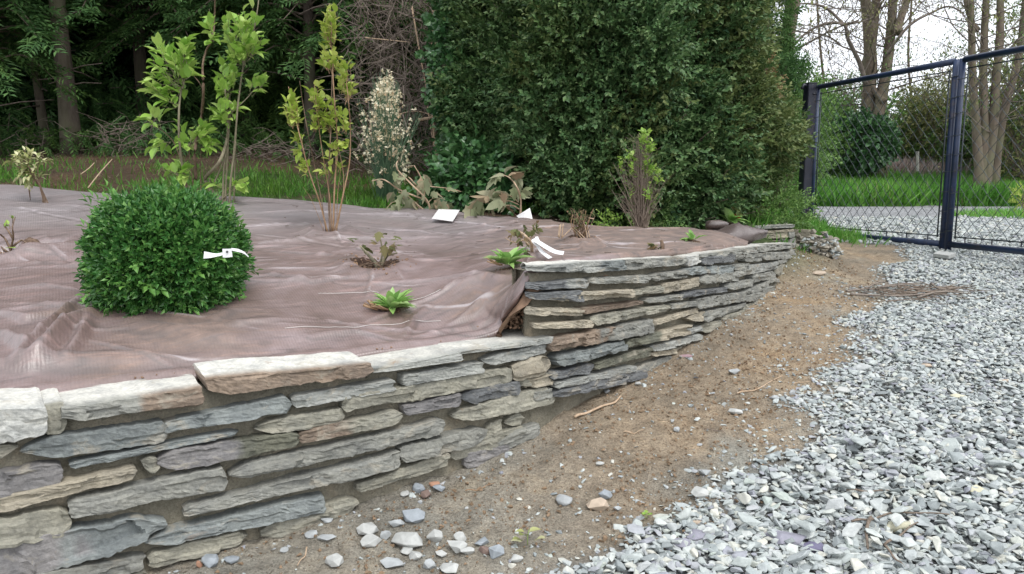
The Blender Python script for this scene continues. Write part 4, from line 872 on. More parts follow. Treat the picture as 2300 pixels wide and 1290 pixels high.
# --- clipped box ball, with its nursery label
def box_ball():
    C = atY(379, 584, 3.33); rx, rz = .256, .248; t = thing('box_ball', (C[0], C[1], float(BED(C[0], C[1]))), 'clipped round box bush with small glossy leaves, wearing a white tag', 'shrub')
    spr = [sprig(9, leaf_s(.5, .25, .12), .42, k, 60, .0, .02) for k in range(5)]
    mb = MB(); n = 4600; d = rdir(n); d = d[d[:, 2] > -.93]; n = len(d)
    dep = rng.random(n)**2.2 * .26; lump = (fbm(d[:, 0]*3.2, d[:, 1]*3.2, d[:, 2]*3.2, 5, 3) - .5) * .20 + (vn(d[:, 0]*8, d[:, 1]*8, d[:, 2]*8, 8) - .5) * .12
    sh = (np.abs(d)**2.7).sum(1)**(-1/2.7); r = sh * (.91 + lump - dep)
    P = C + d * r[:, None] * (rx, rx, rz * .98); D = d * (1, 1, .9) + rng.normal(size=(n, 3)) * .42 + (0, 0, .22)
    k = rng.integers(0, 5, n); M = frames(D, roll=U(-3, 3, n)); S = U(.062, .098, n)
    for j in range(5): q = k == j; scatter(mb, spr[j], P[q], M[q], S[q])
    tag(mb.obj('foliage', L_BOX, t), kind='stuff')
    mb = MB()
    for q in range(160):
        a = rdir(1)[0]; mb.add(*tube(np.array([C + a*(.02,.02,-.02), C + a*(rx, rx, rz)*.5, C + a*(rx,rx,rz)*U(.7,.9)]) + rng.normal(size=(3,3))*.01, [.006,.003,.001], 4, False))
    for q in range(5): mb.add(*tube([C + (0,0,0), C + (U(-.05,.05), U(-.05,.05), -.36)], .014, 6, False))
    tag(mb.obj('branches', TWIG, t), kind='stuff')
    ms = [MB().add(*l).mesh('leaf', L_BOX, True) for l in (leaf_t(.55,.2,.15), leaf_t(.5,.35,.2))]
    for q in range(290):                       # the outermost leaves on the side one sees
        while True:
            a = rdir(1)[0]
            if a[1] < -.15 and a[2] > -.75: break
        sh = (abs(a)**2.7).sum()**(-1/2.7)*.955 + (fbm(a[0]*3.2, a[1]*3.2, a[2]*3.2, 5, 3) - .5) * .16
        place('leaf', ms[q % 2], t, C + a * sh * (rx, rx, rz*.98), frames((a + rng.normal(size=3)*.5 + (0,0,.2))[None], roll=U(-3,3,1))[0], U(.030, .044))
    n = 70; d = rdir(n); d = d[(d[:, 2] > -.6)]; n = len(d); sh = (np.abs(d)**2.7).sum(1)**(-1/2.7); mb = MB()     # stray shoots and browned tips
    scatter(mb, spr[1], C + d*(sh*.97)[:, None]*(rx, rx, rz), frames(d + rng.normal(size=(n, 3))*.4 + (0,0,.3)), U(.09, .13, n)); tag(mb.obj('stray_shoots', L_LIGHT2, t), kind='stuff')
    n = 90; d = rdir(n); d[:, 1] = -abs(d[:, 1]); sh = (np.abs(d)**2.7).sum(1)**(-1/2.7); mb = MB(); scatter(mb, leaf_s(.5,.25,.12), C + d*(sh*1.0)[:, None]*(rx, rx, rz), frames(rdir(n)), U(.02, .032, n)); tag(mb.obj('brown_leaves', L_WILT, t), kind='stuff')
    mb = MB(); V, Fc = blob(20, flat=.3); mb.add(V*(.22,.16,.20) + (C[0]+.02, C[1]-.02, C[2]-.345), Fc); mb.obj('root_soil', CLODS, t)
    # tag: printed strap twisted at an eyelet piece, tail going off right
    g = thing('plant_label', atY(495, 570, 2.95), 'white looped plastic tag hanging on the right side of the box ball', 'tag'); 
    def strip(pts, wid, name, Y=2.93):
        P = smooth_path(np.array([atY(x, y, yy) for x, y, yy, *_ in pts]), 5); w = np.interp(np.linspace(0, 1, len(P)), np.linspace(0, 1, len(pts)), [p[3] for p in pts]); tilt = np.interp(np.linspace(0, 1, len(P)), np.linspace(0, 1, len(pts)), [p[4] for p in pts])
        T = np.gradient(P, axis=0); T /= np.linalg.norm(T, axis=1)[:, None]; up = np.stack([tilt*0, np.sin(tilt), np.cos(tilt)], -1); up -= T * (up*T).sum(1)[:, None]; up /= np.linalg.norm(up, axis=1)[:, None]
        nn = np.cross(T, up) * .0006; V = np.stack([P + up*w[:,None]/2 + nn, P - up*w[:,None]/2 + nn, P - up*w[:,None]/2 - nn, P + up*w[:,None]/2 - nn], 1); mb = MB(); mb.add(V.reshape(-1, 3), [grid_faces(len(P), 4, True), np.array([[0,1,2,3]]), np.array([[3,2,1,0]]) + (len(P)-1)*4]); return mb.obj(name, WHITE, g, smooth=False)
    strip([(458,573,2.93,.028,.2),(470,574,2.92,.024,.6),(488,573,2.92,.012,.5),(505,569,2.93,.010,0)], 0, 'strap')
    strip([(500,569,2.925,.034,0),(510,569,2.925,.034,0),(521,568,2.925,.032,0)], 0, 'eyelet_plate')
    strip([(519,560,2.93,.010,0),(535,563,2.94,.012,.5),(548,568,2.96,.009,.9),(558,577,2.98,.005,.9)], 0, 'tail')
    V, Fc = tube([atY(510,566,2.921), atY(510,566,2.919)], .0045, 10); MB().add(V, Fc).obj('eyelet', simple('eyelet_dark', (.05,.05,.05)), g)
box_ball()

def base_of(px, py, Y): p = atY(px, py, Y); return (p[0], p[1], float(BED(p[0], p[1])))
# --- tall open shrub with broad light green leaves
def tall_shrub():
    Y = 5.75; t = thing('leafy_shrub', base_of(490, 452, Y), 'tall open shrub with several bare stems and broad bright green leaves, behind the box ball', 'shrub')
    for i, (p, r0, r1, m) in enumerate([
        ([(425,470),(415,400),(404,330),(402,250),(408,200),(418,170)], .016, .007, BARK4), ([(445,470),(440,400),(438,335),(452,265),(457,200),(455,150),(463,115),(477,88),(482,40),(484,-30)], .019, .007, BARK3),
        ([(458,205),(447,185),(430,165)], .006, .003, BARK3), ([(500,470),(486,445),(462,408),(465,395),(492,365),(508,320),(515,275),(518,230)], .026, .010, BARK4), ([(470,400),(478,415),(505,350),(512,280)], .010, .006, BARK4),
        ([(505,470),(508,400),(512,330),(510,260),(505,200)], .012, .006, BARK4), ([(515,470),(518,410),(527,330),(535,230),(550,130),(572,60),(585,-30)], .013, .006, BARK4), ([(500,465),(503,380),(514,300),(512,250)], .012, .006, BARK4),
        ([(452,440),(450,390),(452,330)], .007, .003, BARK3), ([(432,470),(420,420),(410,375),(390,320),(360,290),(340,270)], .008, .003, BARK3), ([(445,470),(425,420),(400,395),(385,385)], .007, .003, BARK4), ([(490,455),(520,430),(545,410)], .006, .002, BARK4),
        ([(525,470),(527,380),(530,320)], .008, .004, BARK4), ([(440,470),(432,400),(425,340),(432,310)], .007, .003, BARK3), ([(512,260),(535,240),(560,215),(580,190)], .006, .003, BARK4), ([(480,95),(474,60),(470,20)], .004, .002, BARK4)]):
        stem(t, px_path(p, Y, .10, 5, i), r0*.72, r1*.72, m)
    b = Bouquet(t, LEAFS, L_LIGHT, BARK4); b.keep = .5
    for (cx, cy, rx, ry, n, root) in [(385,150,62,75,54,(410,200)), (360,215,38,32,14,(404,240)), (425,105,30,35,12,(418,160)), (545,75,55,90,72,(550,150)), (505,165,35,48,22,(512,230)), (582,183,26,26,11,(560,215)), (505,250,42,32,26,(512,285)),
        (430,298,52,34,30,(425,330)), (470,320,30,22,9,(452,330)), (333,265,28,18,8,(360,290)), (352,320,22,24,8,(385,320)), (400,383,40,18,15,(410,395)), (540,398,26,20,8,(522,428)), (474,45,16,50,9,(480,90)), (490,410,30,20,5,(500,430))]:
        b.cloud(cx, cy, rx, ry, Y, int(n*2.35), .098, root, per=4, dep=.18, droop=.05)
    b.done()
tall_shrub()
# --- slim upright yellow-green shrub
def slim_shrub():
    Y = 4.8; t = thing('leafy_shrub', base_of(745, 522, Y), 'slim upright shrub with orange-brown stems and small yellow-green leaves, in the middle of the bed', 'shrub')
    for i, (p, r0, r1, m) in enumerate([([(736,524),(718,455),(694,385),(672,300),(655,230),(648,195)], .009, .003, ORST), ([(741,526),(738,430),(742,310),(746,160),(742,60),(739,8)], .010, .003, BARK3), ([(748,524),(752,410),(758,330),(750,210),(745,110)], .011, .004, ORST),
        ([(754,524),(768,450),(784,370),(787,300),(782,220),(772,140)], .010, .003, ORST), ([(732,520),(722,450),(704,360),(690,290),(680,230),(673,182)], .006, .003, BARK3), ([(745,520),(740,440),(722,330),(712,250),(706,190)], .007, .003, ORST), ([(750,520),(765,470),(772,400),(760,330)], .006, .002, ORST), ([(757,520),(758,440),(766,380)], .005, .002, ORST), ([(728,520),(700,450),(680,420)], .003, .0015, ORST)]):
        stem(t, px_path(p, Y, .07, 5, i), r0*.6, r1*.7, m, n=5)
    b = Bouquet(t, LEAFS, L_YELLOW, ORST); b.keep = .5
    for (cx, cy, rx, ry, n, root) in [(655,235,22,52,40,(662,290)), (668,320,13,36,14,(676,340)), (688,375,12,30,10,(694,400)), (742,50,18,58,44,(744,110)), (745,125,26,40,26,(745,170)), (712,205,24,40,26,(712,250)), (776,175,22,52,38,(780,230)), (738,255,28,40,30,(742,300)), (718,250,16,30,8,(715,290)),
        (765,270,20,40,16,(770,310)), (700,270,14,30,8,(706,300)), (740,340,16,36,10,(745,370)), (780,330,14,24,6,(785,350)), (725,385,16,18,6,(735,400)), (757,375,14,20,5,(760,400))]:
        b.cloud(cx, cy, rx, ry, Y, int(n*2.1), .058, root, per=4, dep=.10, spread=1.0)
    b.done()
slim_shrub()
# --- broom with cream flowers
def broom():
    Y = 6.85; c = atY(868, 455, Y); t = thing('broom_shrub', (c[0], c[1], float(land_z(c[0], c[1]))), 'rush-like green broom covered with small cream flowers, behind the far edge of the cloth', 'shrub')
    ms = [MB().add(*combine([xf(leaf_q(.8), (0,0,0), frames(rdir(1))[0], 1.0) for _ in range(4)])).mesh('flower', L_FLOW) for _ in range(4)]
    mb = MB(); k = 0
    for i in range(210):
        bx = 868 + U(-22, 22); tx = rng.choice([U(800, 950), U(835, 900)]); ty = U(150, 330) if 830 < tx < 900 else U(200, 380); ty = max(ty, 140 + abs(tx-862)*1.4)
        yy = Y + U(-.3, .3); P = smooth_path(np.array([atY(bx, 462, Y), atY(bx*.65 + tx*.35 + U(-4, 4), 462 + (ty-462)*.45, (Y+yy)/2), atY(tx, ty, yy)]), 4)
        mb.add(*tube(P, np.linspace(.0045, .0015, len(P)), 3, False))
        if k < 296 and (i % 3 != 0):
            for q in range(3):
                s = P[-1] + (P[-4] - P[-1]) * U(0, 1.1) * (1.4 if q else .3); 
                if k < 296 and s[2] > atY(868, 400, Y)[2]: place('flower', ms[k % 4], t, s + rng.normal(size=3)*.02, frames(rdir(1))[0], U(.026, .042)); k += 1
    tag(mb.obj('stems', L_BROOM, t), kind='stuff'); fx = MB(); fl = combine([xf(leaf_q(.8), (0,0,0), frames(rdir(1))[0], 1.0) for _ in range(4)])
    n = 240; a = U(-1, 1, n); Pf = np.array([atY(868 + q*75*w, 150 + w*190 + U(-25, 25), Y + U(-.35, .3)) for q, w in zip(a, U(.15, 1, n))]); scatter(fx, fl, Pf, frames(rdir(n)), U(.014, .03, n)); tag(fx.obj('blossom', L_FLOW, t), kind='stuff')
broom()
# --- small variegated shrub on the left
def variegated():
    Y = 5.85; t = thing('leafy_shrub', base_of(100, 456, Y), 'small drooping shrub with cream-edged yellow-green leaves, at the left of the bed', 'shrub')
    for i, p in enumerate([[(103,460),(95,430),(80,400),(62,372),(40,362)], [(98,460),(92,425),(72,395),(60,360)], [(100,458),(88,410),(85,375),(95,345)], [(78,400),(55,380),(30,372)], [(62,395),(66,430),(68,450)], [(108,458),(100,440),(96,430)]]):
        stem(t, px_path(p, Y, .06, 5, i), .007, .003, BARK3, n=5)
    b = Bouquet(t, [leaf_t(.42,.2,.3), leaf_t(.38,.35,.5)], L_VAR, BARK3)
    for (cx, cy, rx, ry, n, root) in [(30,355,24,18,16,(50,375)), (58,350,28,22,30,(65,375)), (95,352,16,16,14,(90,372)), (62,380,26,22,26,(70,395)), (48,398,16,10,6,(62,395)), (90,402,8,12,4,(88,395)), (66,425,10,24,8,(70,400))]:
        b.cloud(cx, cy, rx, ry, Y, int(n*1.7), .066, root, per=4, dep=.10, droop=.35)
    b.done()
variegated()
def bits(P, D, tm, s): pass
# --- sparse plant at the left edge
def left_plant():
    Y = 4.2; t = thing('sparse_shrub', base_of(22, 570, Y), 'nearly leafless little plant in a soil hole at the left edge', 'shrub')
    for i, p in enumerate([[(20,580),(26,552),(30,530),(28,510),(34,488)], [(24,560),(10,535),(-10,520)], [(28,555),(40,545),(50,540),(62,548),(75,552)], [(22,570),(8,560),(-6,545)], [(28,535),(18,518),(8,505)]]): stem(t, px_path(p, Y, .05, 5, i), .007, .003, BARK3, n=5)
    b = Bouquet(t, LEAFS, L_LIGHT, BARK3)
    b.cloud(33,486,8,8,Y,6,.022,(33,500),3); b.cloud(8,504,10,6,Y,5,.035,(16,515),2); b.leaf(atY(12,558,Y-.05), (1,-.2,.1), .07); b.done()
    mb = MB(); P = px_path([(55,548,4.3),(75,553,4.3),(100,562,4.28),(125,568,4.27)], 4.3, 0, 5); V, Fc = tube(P, [.012,.02,.026,.028,.03,.03,.028,.026,.022,.02,.016,.012,.010,.008,.006,.004][:len(P)], 8, True, .5, 3); V[:, 2] += .012
    o = mb.add(V, Fc).obj('bark_piece', bark_mat('rotten_bark', (.06,.035,.025), (.20,.14,.10), 40, .6), smooth=True); tag(o, 'dark rotten piece of bark lying across a fold at the left', 'bark')
    mb = MB(); p = atY(20, 574, 4.15)
    for k in range(90): scatter(mb, ROUNDS[k % 8], np.array([[p[0] + rng.normal()*.05, p[1] + rng.normal()*.04, float(bed_z(p[0], p[1])) + .012 + U(0,.02)]]), frames(rdir(1)), float(U(.006, .02)))
    tag(mb.obj('loose_soil', CLODS, smooth=True), kind='stuff')
left_plant()
DAMP = simple('damp_soil', (.06,.038,.028), .95, .4, 30, .9, .15)
def soil_patch(px, py, Y, rx, ry, n, smax=.014):
    p = atY(px, py, Y); mb = MB(); rr = np.linspace(0, 1, 9)[:, None]; th = np.linspace(0, 2*np.pi, 40, endpoint=False)[None]; q = rr * (1 + .5*(fbm(np.cos(th)*2.5+px, np.sin(th)*2.5, 0, 3, 3)-.5)); gx = p[0] + q*np.cos(th)*rx*.95; gy = p[1] + q*np.sin(th)*ry*.95
    gz = bed_z(gx, gy) + .007*(1 - rr**4) - .004*rr**4 + (fbm(gx*60, gy*60, 0, 5, 2) - .5)*.008; mb.add(np.stack([gx, gy, gz], -1).reshape(-1, 3), grid_faces(9, 40, True)); tag(mb.obj('damp_soil', DAMP, smooth=True), kind='stuff'); mb = MB()
    for k in range(n):
        x = p[0] + rng.normal()*rx*.5; y = p[1] + rng.normal()*ry*.5; scatter(mb, ROUNDS[k % 8], np.array([[x, y, float(bed_z(np.array([x]), np.array([y]))[0]) + .002]]), frames(rdir(1)), float(U(.003, smax)))
    tag(mb.obj('loose_soil', CLODS, smooth=True), kind='stuff')
# --- the stub plant in the torn diamond-shaped hole
def hole_plant():
    Y = 4.0; t = thing('stub_plant', base_of(845, 600, Y), 'stubby grey-stemmed plant with lobed dark leaves in a torn planting hole', 'shrub')
    soil_patch(843, 602, 4.0, .15, .11, 200)
    for i, (p, r0) in enumerate([([(848,602),(840,588),(825,570),(808,552)], .013), ([(852,602),(865,580),(880,560),(886,545)], .013), ([(868,575),(880,572),(892,568)], .006), ([(850,600),(858,575),(856,545),(848,525)], .005)]): stem(t, px_path(p, Y, .04, 5, i), r0, .004, bark_mat('grey_stub', (.20,.19,.13), (.38,.34,.24), 50, .5) if i == 0 else BARK4, n=6)
    b = Bouquet(t, [lobed_t(.3), lobed_t(.6)], L_WILT2, BARK3)
    for x, y in [(798,545),(806,538),(815,548),(830,538),(836,545),(822,555),(852,520),(860,528),(868,540),(885,530),(892,538),(896,550),(884,548),(874,552),(862,550)]: b.leaf(atY(x, y, Y + U(-.08, .04)), (U(-1,1), U(-.8,.2), U(-.4,.5)), U(.045,.065))
    b.done(); r = MB()
    for k in range(26): a = atY(U(815,880), U(598,612), 4.0 + U(-.08,.06)); r.add(*tube(smooth_path(np.array([a, a + (U(-.05,.05), U(-.03,.03), U(0,.03)), a + (U(-.1,.1), U(-.05,.05), U(-.01,.02))]), 3), .0022, 4, False))
    tag(r.obj('roots', BARK3, t), kind='stuff')
    for k in range(4): stem(t, px_path([(788+k*4,592-k),(797+k*4,605+k),(806+k*3,618)], 3.93, .01, 3, k), .003, .002, ORST, 'cut_stalk', 4)
hole_plant()
def rosette(px, py, Y, n, size, label, stalks=18, lean=0):
    p0 = base_of(px, py, Y); t = thing('perennial', p0, label, 'plant'); ms = [MB().add(*l).mesh('leaf', L_HOSTA, True) for l in (leaf_t(.40,.3,.45), leaf_t(.34,.4,.25), leaf_t(.48,.2,.6))]
    for k in range(n):
        a = U(0, 6.283); e = U(.3, 1.3); D = np.array([math.cos(a)*math.cos(e) + lean, math.sin(a)*math.cos(e), math.sin(e)]); place('leaf', ms[k % 3], t, np.array(p0) + (math.cos(a)*.012, math.sin(a)*.012, .012), frames(D[None])[0], size * U(.6, 1.1))
    for k in range(stalks):
        a = U(2.2, 4.2); q = np.array(p0) + (U(-.07,.0), U(-.03,.03), .012); stem(t, np.array([q, q + (math.cos(a)*.05, -.01, .012), q + (math.cos(a)*.085, math.sin(a)*.03, .02 + U(0,.02))]), .0035, .003, ORST, 'dead_stalk', 4)
    soil_patch(px, py, Y, .05, .03, 40, .008)
rosette(880, 700, 3.45, 42, .115, 'light green leafy perennial with a fan of dead pinkish stalks, nearest the lower wall', 22)
rosette(1140, 606, 3.72, 34, .115, 'light green leafy perennial perched at the step where the tall wall starts', 5, .1)
rosette(1555, 548, 4.95, 12, .09, 'tiny light green perennial on the cloth near the far end of the tall wall', 0)
rosette(1640, 500, 6.5, 14, .16, 'pale green weed at the bush foot left of the red flower', 0)
# --- wilted oak-leaved plants with their labels
def wilted(base, Y, stems, leaves, label, size, mt=L_WILT, up=None):
    t = thing('wilted_shrub', base_of(base[0], base[1], Y), label, 'shrub')
    for i, (p, r0) in enumerate(stems): stem(t, px_path(p, Y, .07, 5, i), r0, r0*.5, PALETWIG, n=5)
    b = Bouquet(t, [lobed_t(.6), lobed_t(1.1), leaf_t(.4,.6,.7), lobed_t(.3)], mt, PALETWIG)
    for (x, y, dx, dz, s) in leaves:
        for q in range(2): b.leaf(atY(x + U(-7,7)*q, y + U(-6,6)*q, Y + U(-.1, .1)), (dx + U(-.4,.4), U(-.6,.1), dz + U(-.2,.2)), size * s * U(.5, .85), roll=U(-1.4, 1.4))
    b.done(); return t
wilted((968,505), 6.0, [([(968,505),(966,470),(955,445),(930,420),(905,395),(893,382)], .010), ([(960,455),(945,430),(925,405),(917,398)], .008), ([(955,448),(930,440),(895,425),(870,408),(855,403),(835,407)], .008), ([(963,480),(940,462),(915,440),(895,432)], .007), ([(968,485),(945,470),(920,450)], .006), ([(953,440),(950,410),(942,392),(930,372)], .008), ([(948,418),(975,420),(1005,423)], .005), ([(962,455),(975,445),(1000,448)], .004), ([(893,452),(880,456),(870,466)], .004), ([(893,382),(890,370),(893,362)], .008)],
    [(888,385,-.3,-1,.9),(895,395,.2,-1,.8),(845,405,-.3,-.8,.6),(852,405,.2,-1,.7),(885,430,-.6,-.6,.8),(905,432,.2,-1,.9),(925,445,-.3,-1,1),(938,452,.3,-1,.9),(870,465,-.2,-1,1),(878,462,.5,-.8,.8),(945,395,.6,-.8,1.1),(955,400,.5,-1,1.1),(950,408,-.2,-1,.9),(968,432,.6,-.2,.7),(985,450,.4,-1,1.1),(995,450,.6,-.8,1),(1005,455,.4,-1,.9),(980,448,-.2,-1,.8),(1000,425,.6,.3,.7),(915,395,-.6,.3,.5),(930,372,-.6,.3,.5),(920,470,-.2,-1,.8),(935,490,-.2,-1,.7),(900,440,.4,-1,.8),(912,425,-.5,-.7,.8),(950,440,.6,-1,.8),(975,460,0,-1,.9),(990,462,0,-1,.8)],
    'wilted pale shrub with bare tan stalks and limp hanging leaves, left of the bush', .16)
wilted((1168,490), 5.8, [([(1168,490),(1170,465),(1168,440),(1158,415),(1145,400),(1130,393)], .009), ([(1166,470),(1150,462),(1120,462),(1090,455),(1065,462)], .006), ([(1165,460),(1145,452),(1115,448)], .005), ([(1164,455),(1150,442),(1110,430)], .005)],
    [(1130,393,-.9,.2,1.1),(1120,392,-.9,-.3,1.0),(1140,395,.2,.8,1),(1150,400,.8,.5,.9),(1155,405,.7,-.6,1.1),(1160,420,.4,-1,1.0),(1090,452,-.9,.3,1.2),(1100,450,.3,.7,1.1),(1110,450,-.3,.8,1.1),(1085,455,-.6,-.4,1.0),(1065,460,-.6,-.9,1.4),(1055,465,-.4,-1,1.1),(1120,440,-.3,.5,1),(1125,450,.5,.6,1),(1135,458,.2,-1,.8),(1165,440,.8,.4,.8),(1172,432,.6,.5,.7),(1100,462,.1,-1,.8),(1140,445,-.4,.2,.9)],
    'wilted grey-green shrub leaning left with large lobed leaves, in front of the bush', .17)
wilted((1190,580), 3.98, [([(1192,585),(1195,565),(1192,545),(1180,530),(1165,520)], .011), ([(1188,550),(1175,540),(1155,545),(1135,535)], .005), ([(1190,540),(1200,520),(1205,505)], .004), ([(1185,590),(1192,575)], .012)],
    [(x + U(-3,3), y, U(-1,1), U(-1,.4), s) for x, y, s in [(1155,520,1),(1160,530,1),(1165,515,.9),(1172,525,1),(1158,540,.9),(1168,545,.9),(1175,535,.8),(1180,545,.9),(1150,525,.8),(1200,500,1),(1206,505,1),(1212,500,.9),(1198,512,.9),(1208,512,.8),(1182,512,.8),(1176,508,.7),(1178,560,.8),(1170,572,.9),(1180,575,.9),(1185,558,.7),(1165,535,.8),(1188,520,.8)]],
    'small dark withered plant tied with white ribbons, just behind the tall wall', .055, L_WILT2)
def slab(name, pts, th, m, label, cat):
    a = np.array(pts); nrm = np.cross(a[1]-a[0], a[3]-a[0]); nrm /= np.linalg.norm(nrm); V = np.concatenate([a, a + nrm*th]); Fc = np.array([(0,1,2,3),(7,6,5,4),(0,4,5,1),(1,5,6,2),(2,6,7,3),(3,7,4,0)]); return tag(MB().add(V, Fc).obj(name, m), label, cat)
CARD = simple('white_card', (.70,.68,.67), .5, .16, 14, .1)
def card(px, dz, label, th=.003, m=CARD, name='plant_label', cat='card'):
    slab(name, px, th, m, label, cat)
p = [onbed(970,505), onbed(1017,507), onbed(1033,488), onbed(985,487)]
z_ = float(bed_z(np.array([p[0][0]]), np.array([p[0][1]]))[0])
card([(q[0], q[1], float(bed_z(np.array([q[0]]), np.array([q[1]]))[0]) + h) for q, h in zip(p, (.03,.015,.045,.05))], 0, 'white card lying flat at the foot of the wilted pale shrub')
card([atY(1172,497,5.72), atY(1197,497,5.74), atY(1190,468,5.80), atY(1160,486,5.76)], 0, 'square white card standing by the grey-green wilted shrub')
# ribbons
def ribbon():
    g = thing('ribbon', base_of(1205, 565, 3.9), 'two broad white ribbon ends tied to the dark withered plant', 'ribbon')
    for pts, w0, w1 in [([(1200,540,3.93),(1212,546,3.90),(1230,557,3.86),(1248,566,3.84),(1266,569,3.83)], .026, .030), ([(1204,545,3.93),(1212,560,3.90),(1222,570,3.86),(1236,580,3.80)], .016, .024), ([(1196,538,3.93),(1202,545,3.92),(1208,552,3.91)], .03, .02), ([(1205,532,3.95),(1208,540,3.93),(1212,548,3.91)], .015, .02)]:
        P = smooth_path(np.array([atY(*q) for q in pts]), 5); n = len(P); T = np.gradient(P, axis=0); T /= np.linalg.norm(T, axis=1)[:, None]; S = np.cross(T, np.array([0, -.55, .83])); S /= np.linalg.norm(S, axis=1)[:, None]; S = S * np.linspace(w0, w1, n)[:, None] / 2; nn = np.cross(T, S); nn = nn / (np.linalg.norm(nn, axis=1)[:, None] + 1e-9) * .0006
        V = np.stack([P+S+nn, P-S+nn, P-S-nn, P+S-nn], 1).reshape(-1, 3); MB().add(V, [grid_faces(n, 4, True), np.array([[0,1,2,3]]), np.array([[3,2,1,0]])+(n-1)*4]).obj('ribbon_end', WHITE, g)
ribbon()
# --- cut-back perennial with brown dead stalks
def cut_stalks():
    Y = 4.62; p0 = base_of(1308, 540, Y); t = thing('dead_perennial', p0, 'cut-back clump of tan dead stalks with curled brown tops, in front of the bush', 'plant')
    for k in range(26):
        a = (1300 + U(-8, 10), U(534, 542)); q = (a[0] + U(-16, 16), U(500, 525)); c = (q[0] + U(-14, 16), U(468, 500)); stem(t, px_path([a, q, c], Y, .06, 4, k), U(.002,.004), .0018, ORST if k % 2 else BARK3, 'stalk', 4)
    for k, (a, b_) in enumerate([((1318,540),(1290,512)),((1312,541),(1285,513)),((1256,535),(1260,504)),((1262,534),(1265,503)),((1260,536),(1285,512)),((1254,533),(1257,506)),((1320,538),(1312,500)),((1325,536),(1318,505)),((1322,490),(1334,492))]): stem(t, px_path([a, ((a[0]+b_[0])/2, (a[1]+b_[1])/2), b_], 4.6, .01, 3, k), .0038, .0032, PALETWIG, 'stalk', 5)
    b = Bouquet(t, [leaf_t(.5,.5,.9), leaf_t(.4,.6,1.1)], L_WILT2, BARK3); b.cloud(1290,478,22,14,Y,20,.026,(1300,505),4); b.cloud(1300,508,14,12,Y,16,.03,(1305,525),4); b.cloud(1322,470,12,10,Y,8,.024,(1315,490),4); b.done(); soil_patch(1300, 540, 4.6, .07, .04, 60, .01)
cut_stalks()
t = thing('stub_plant', base_of(1485, 563, 4.45), 'low dark stub with a few ragged leaves behind the tall wall', 'shrub'); stem(t, px_path([(1487,566),(1488,552),(1485,540)], 4.45, 0, 4), .014, .011, BARK3, 'stub')
b = Bouquet(t, [lobed_t(.6)], L_WILT2, BARK3); b.cloud(1472,550,12,9,4.45,12,.04,(1480,560),3); b.done()
# --- thin twiggy shrub with fresh green top
def twiggy():
    Y = 5.45; t = thing('twiggy_shrub', base_of(1440, 518, Y), 'narrow shrub of bare fine twigs with a fresh green leafy top, against the dark bush', 'shrub')
    mb = MB(); b = Bouquet(t, LEAFS, L_LIGHT, TWIG); ends = []
    for k in range(120):
        a = 1440 + U(-14, 14); tx = 1440 + rng.normal()*28; ty = U(300, 440) if abs(tx-1440) < 25 else U(360, 470); P = px_path([(a, 522), (a*.6 + tx*.4 + U(-4,4), 522 + (ty-522)*.5), (tx, ty)], Y, .10, 4, k); mb.add(*tube(P, np.linspace(.004, .0012, len(P)), 3, False)); ends.append(P)
        for q in range(3): s = P[int(U(3, len(P)-1))]; mb.add(*tube([s, s + rng.normal(size=3)*(.05,.05,.03) + (0,0,.05)], .0012, 3, False))
    tag(mb.obj('twigs', TWIG, t), kind='stuff')
    for (cx, cy, rx, ry, n) in [(1448,300,16,26,48), (1452,330,24,28,60), (1462,365,24,26,56), (1415,350,26,16,40), (1440,385,40,22,50), (1395,375,12,14,16), (1478,395,10,22,26), (1425,420,32,26,36), (1465,430,24,30,30), (1440,460,34,20,24)]: b.cloud(cx, cy, rx, ry, Y, n, .042, (cx, cy + ry), per=4, dep=.12)
    b.done()
twiggy()
# folded end of the cloth, like a pillow, with a dark log under it
def bundle():
    C = atY(1648, 532, 5.75); n, m = 46, 26; u = np.linspace(-1, 1, n)[:, None]; v = np.linspace(0, 2*np.pi, m, endpoint=False)[None]
    ru = (1 - np.abs(u)**3.2)**.5 + .02; x = u*.235 + .02*np.sin(3*v); y = np.cos(v)*ru*.13; z = np.sin(v)*ru*.072*(1 + .3*np.sin(5*u + 1)); z = z + .018*(1 - np.abs(2*fbm(u*3, np.cos(v)*2 + v*0, np.sin(v)*2, 5, 3)-1))**4 + .35*x*.3
    V = np.stack(np.broadcast_arrays(C[0] + x, C[1] + y, C[2] - .002 + z), -1).reshape(-1, 3); mb = MB(); mb.add(V, grid_faces(n, m, True), np.tile([.05,.1,0], (len(V),1))); me = mb.mesh('folded_cloth', CLOTH, True, True); me.uv_layers.new(name='weave'); o = link('folded_cloth', me); tag(o, 'folded pillow-like bundle of purple-brown cloth at the far end of the bed', 'folded cloth')
    C = atY(1610, 506, 6.0); mb = MB(); V, Fc = blob(26, flat=.35); mb.add(V*(.13,.09,.16) + (C[0], C[1], C[2]), Fc, np.tile([.1,.1,0.], (len(V),1))); me = mb.mesh('folded_cloth', CLOTH, True, True); me.uv_layers.new(name='weave'); o = link('folded_cloth', me); tag(o, 'small puckered scrap of the cloth beside the bush foot, behind the folded bundle', 'folded cloth')
    P = px_path([(1470,524,5.9),(1530,527,5.85),(1580,533,5.8),(1612,541,5.65),(1638,547,5.5)], 5.7, 0, 5); o = MB().add(*tube(P, np.interp(np.linspace(0,1,len(P)), [0,.5,1], [.006,.012,.03]), 8, True, .3)).obj('rotten_branch', bark_mat('wet_bark', (.035,.022,.018), (.10,.07,.05), 40, .6), smooth=True); tag(o, 'dark wet branch lying on the bed and running under the folded cloth', 'branch')
bundle()
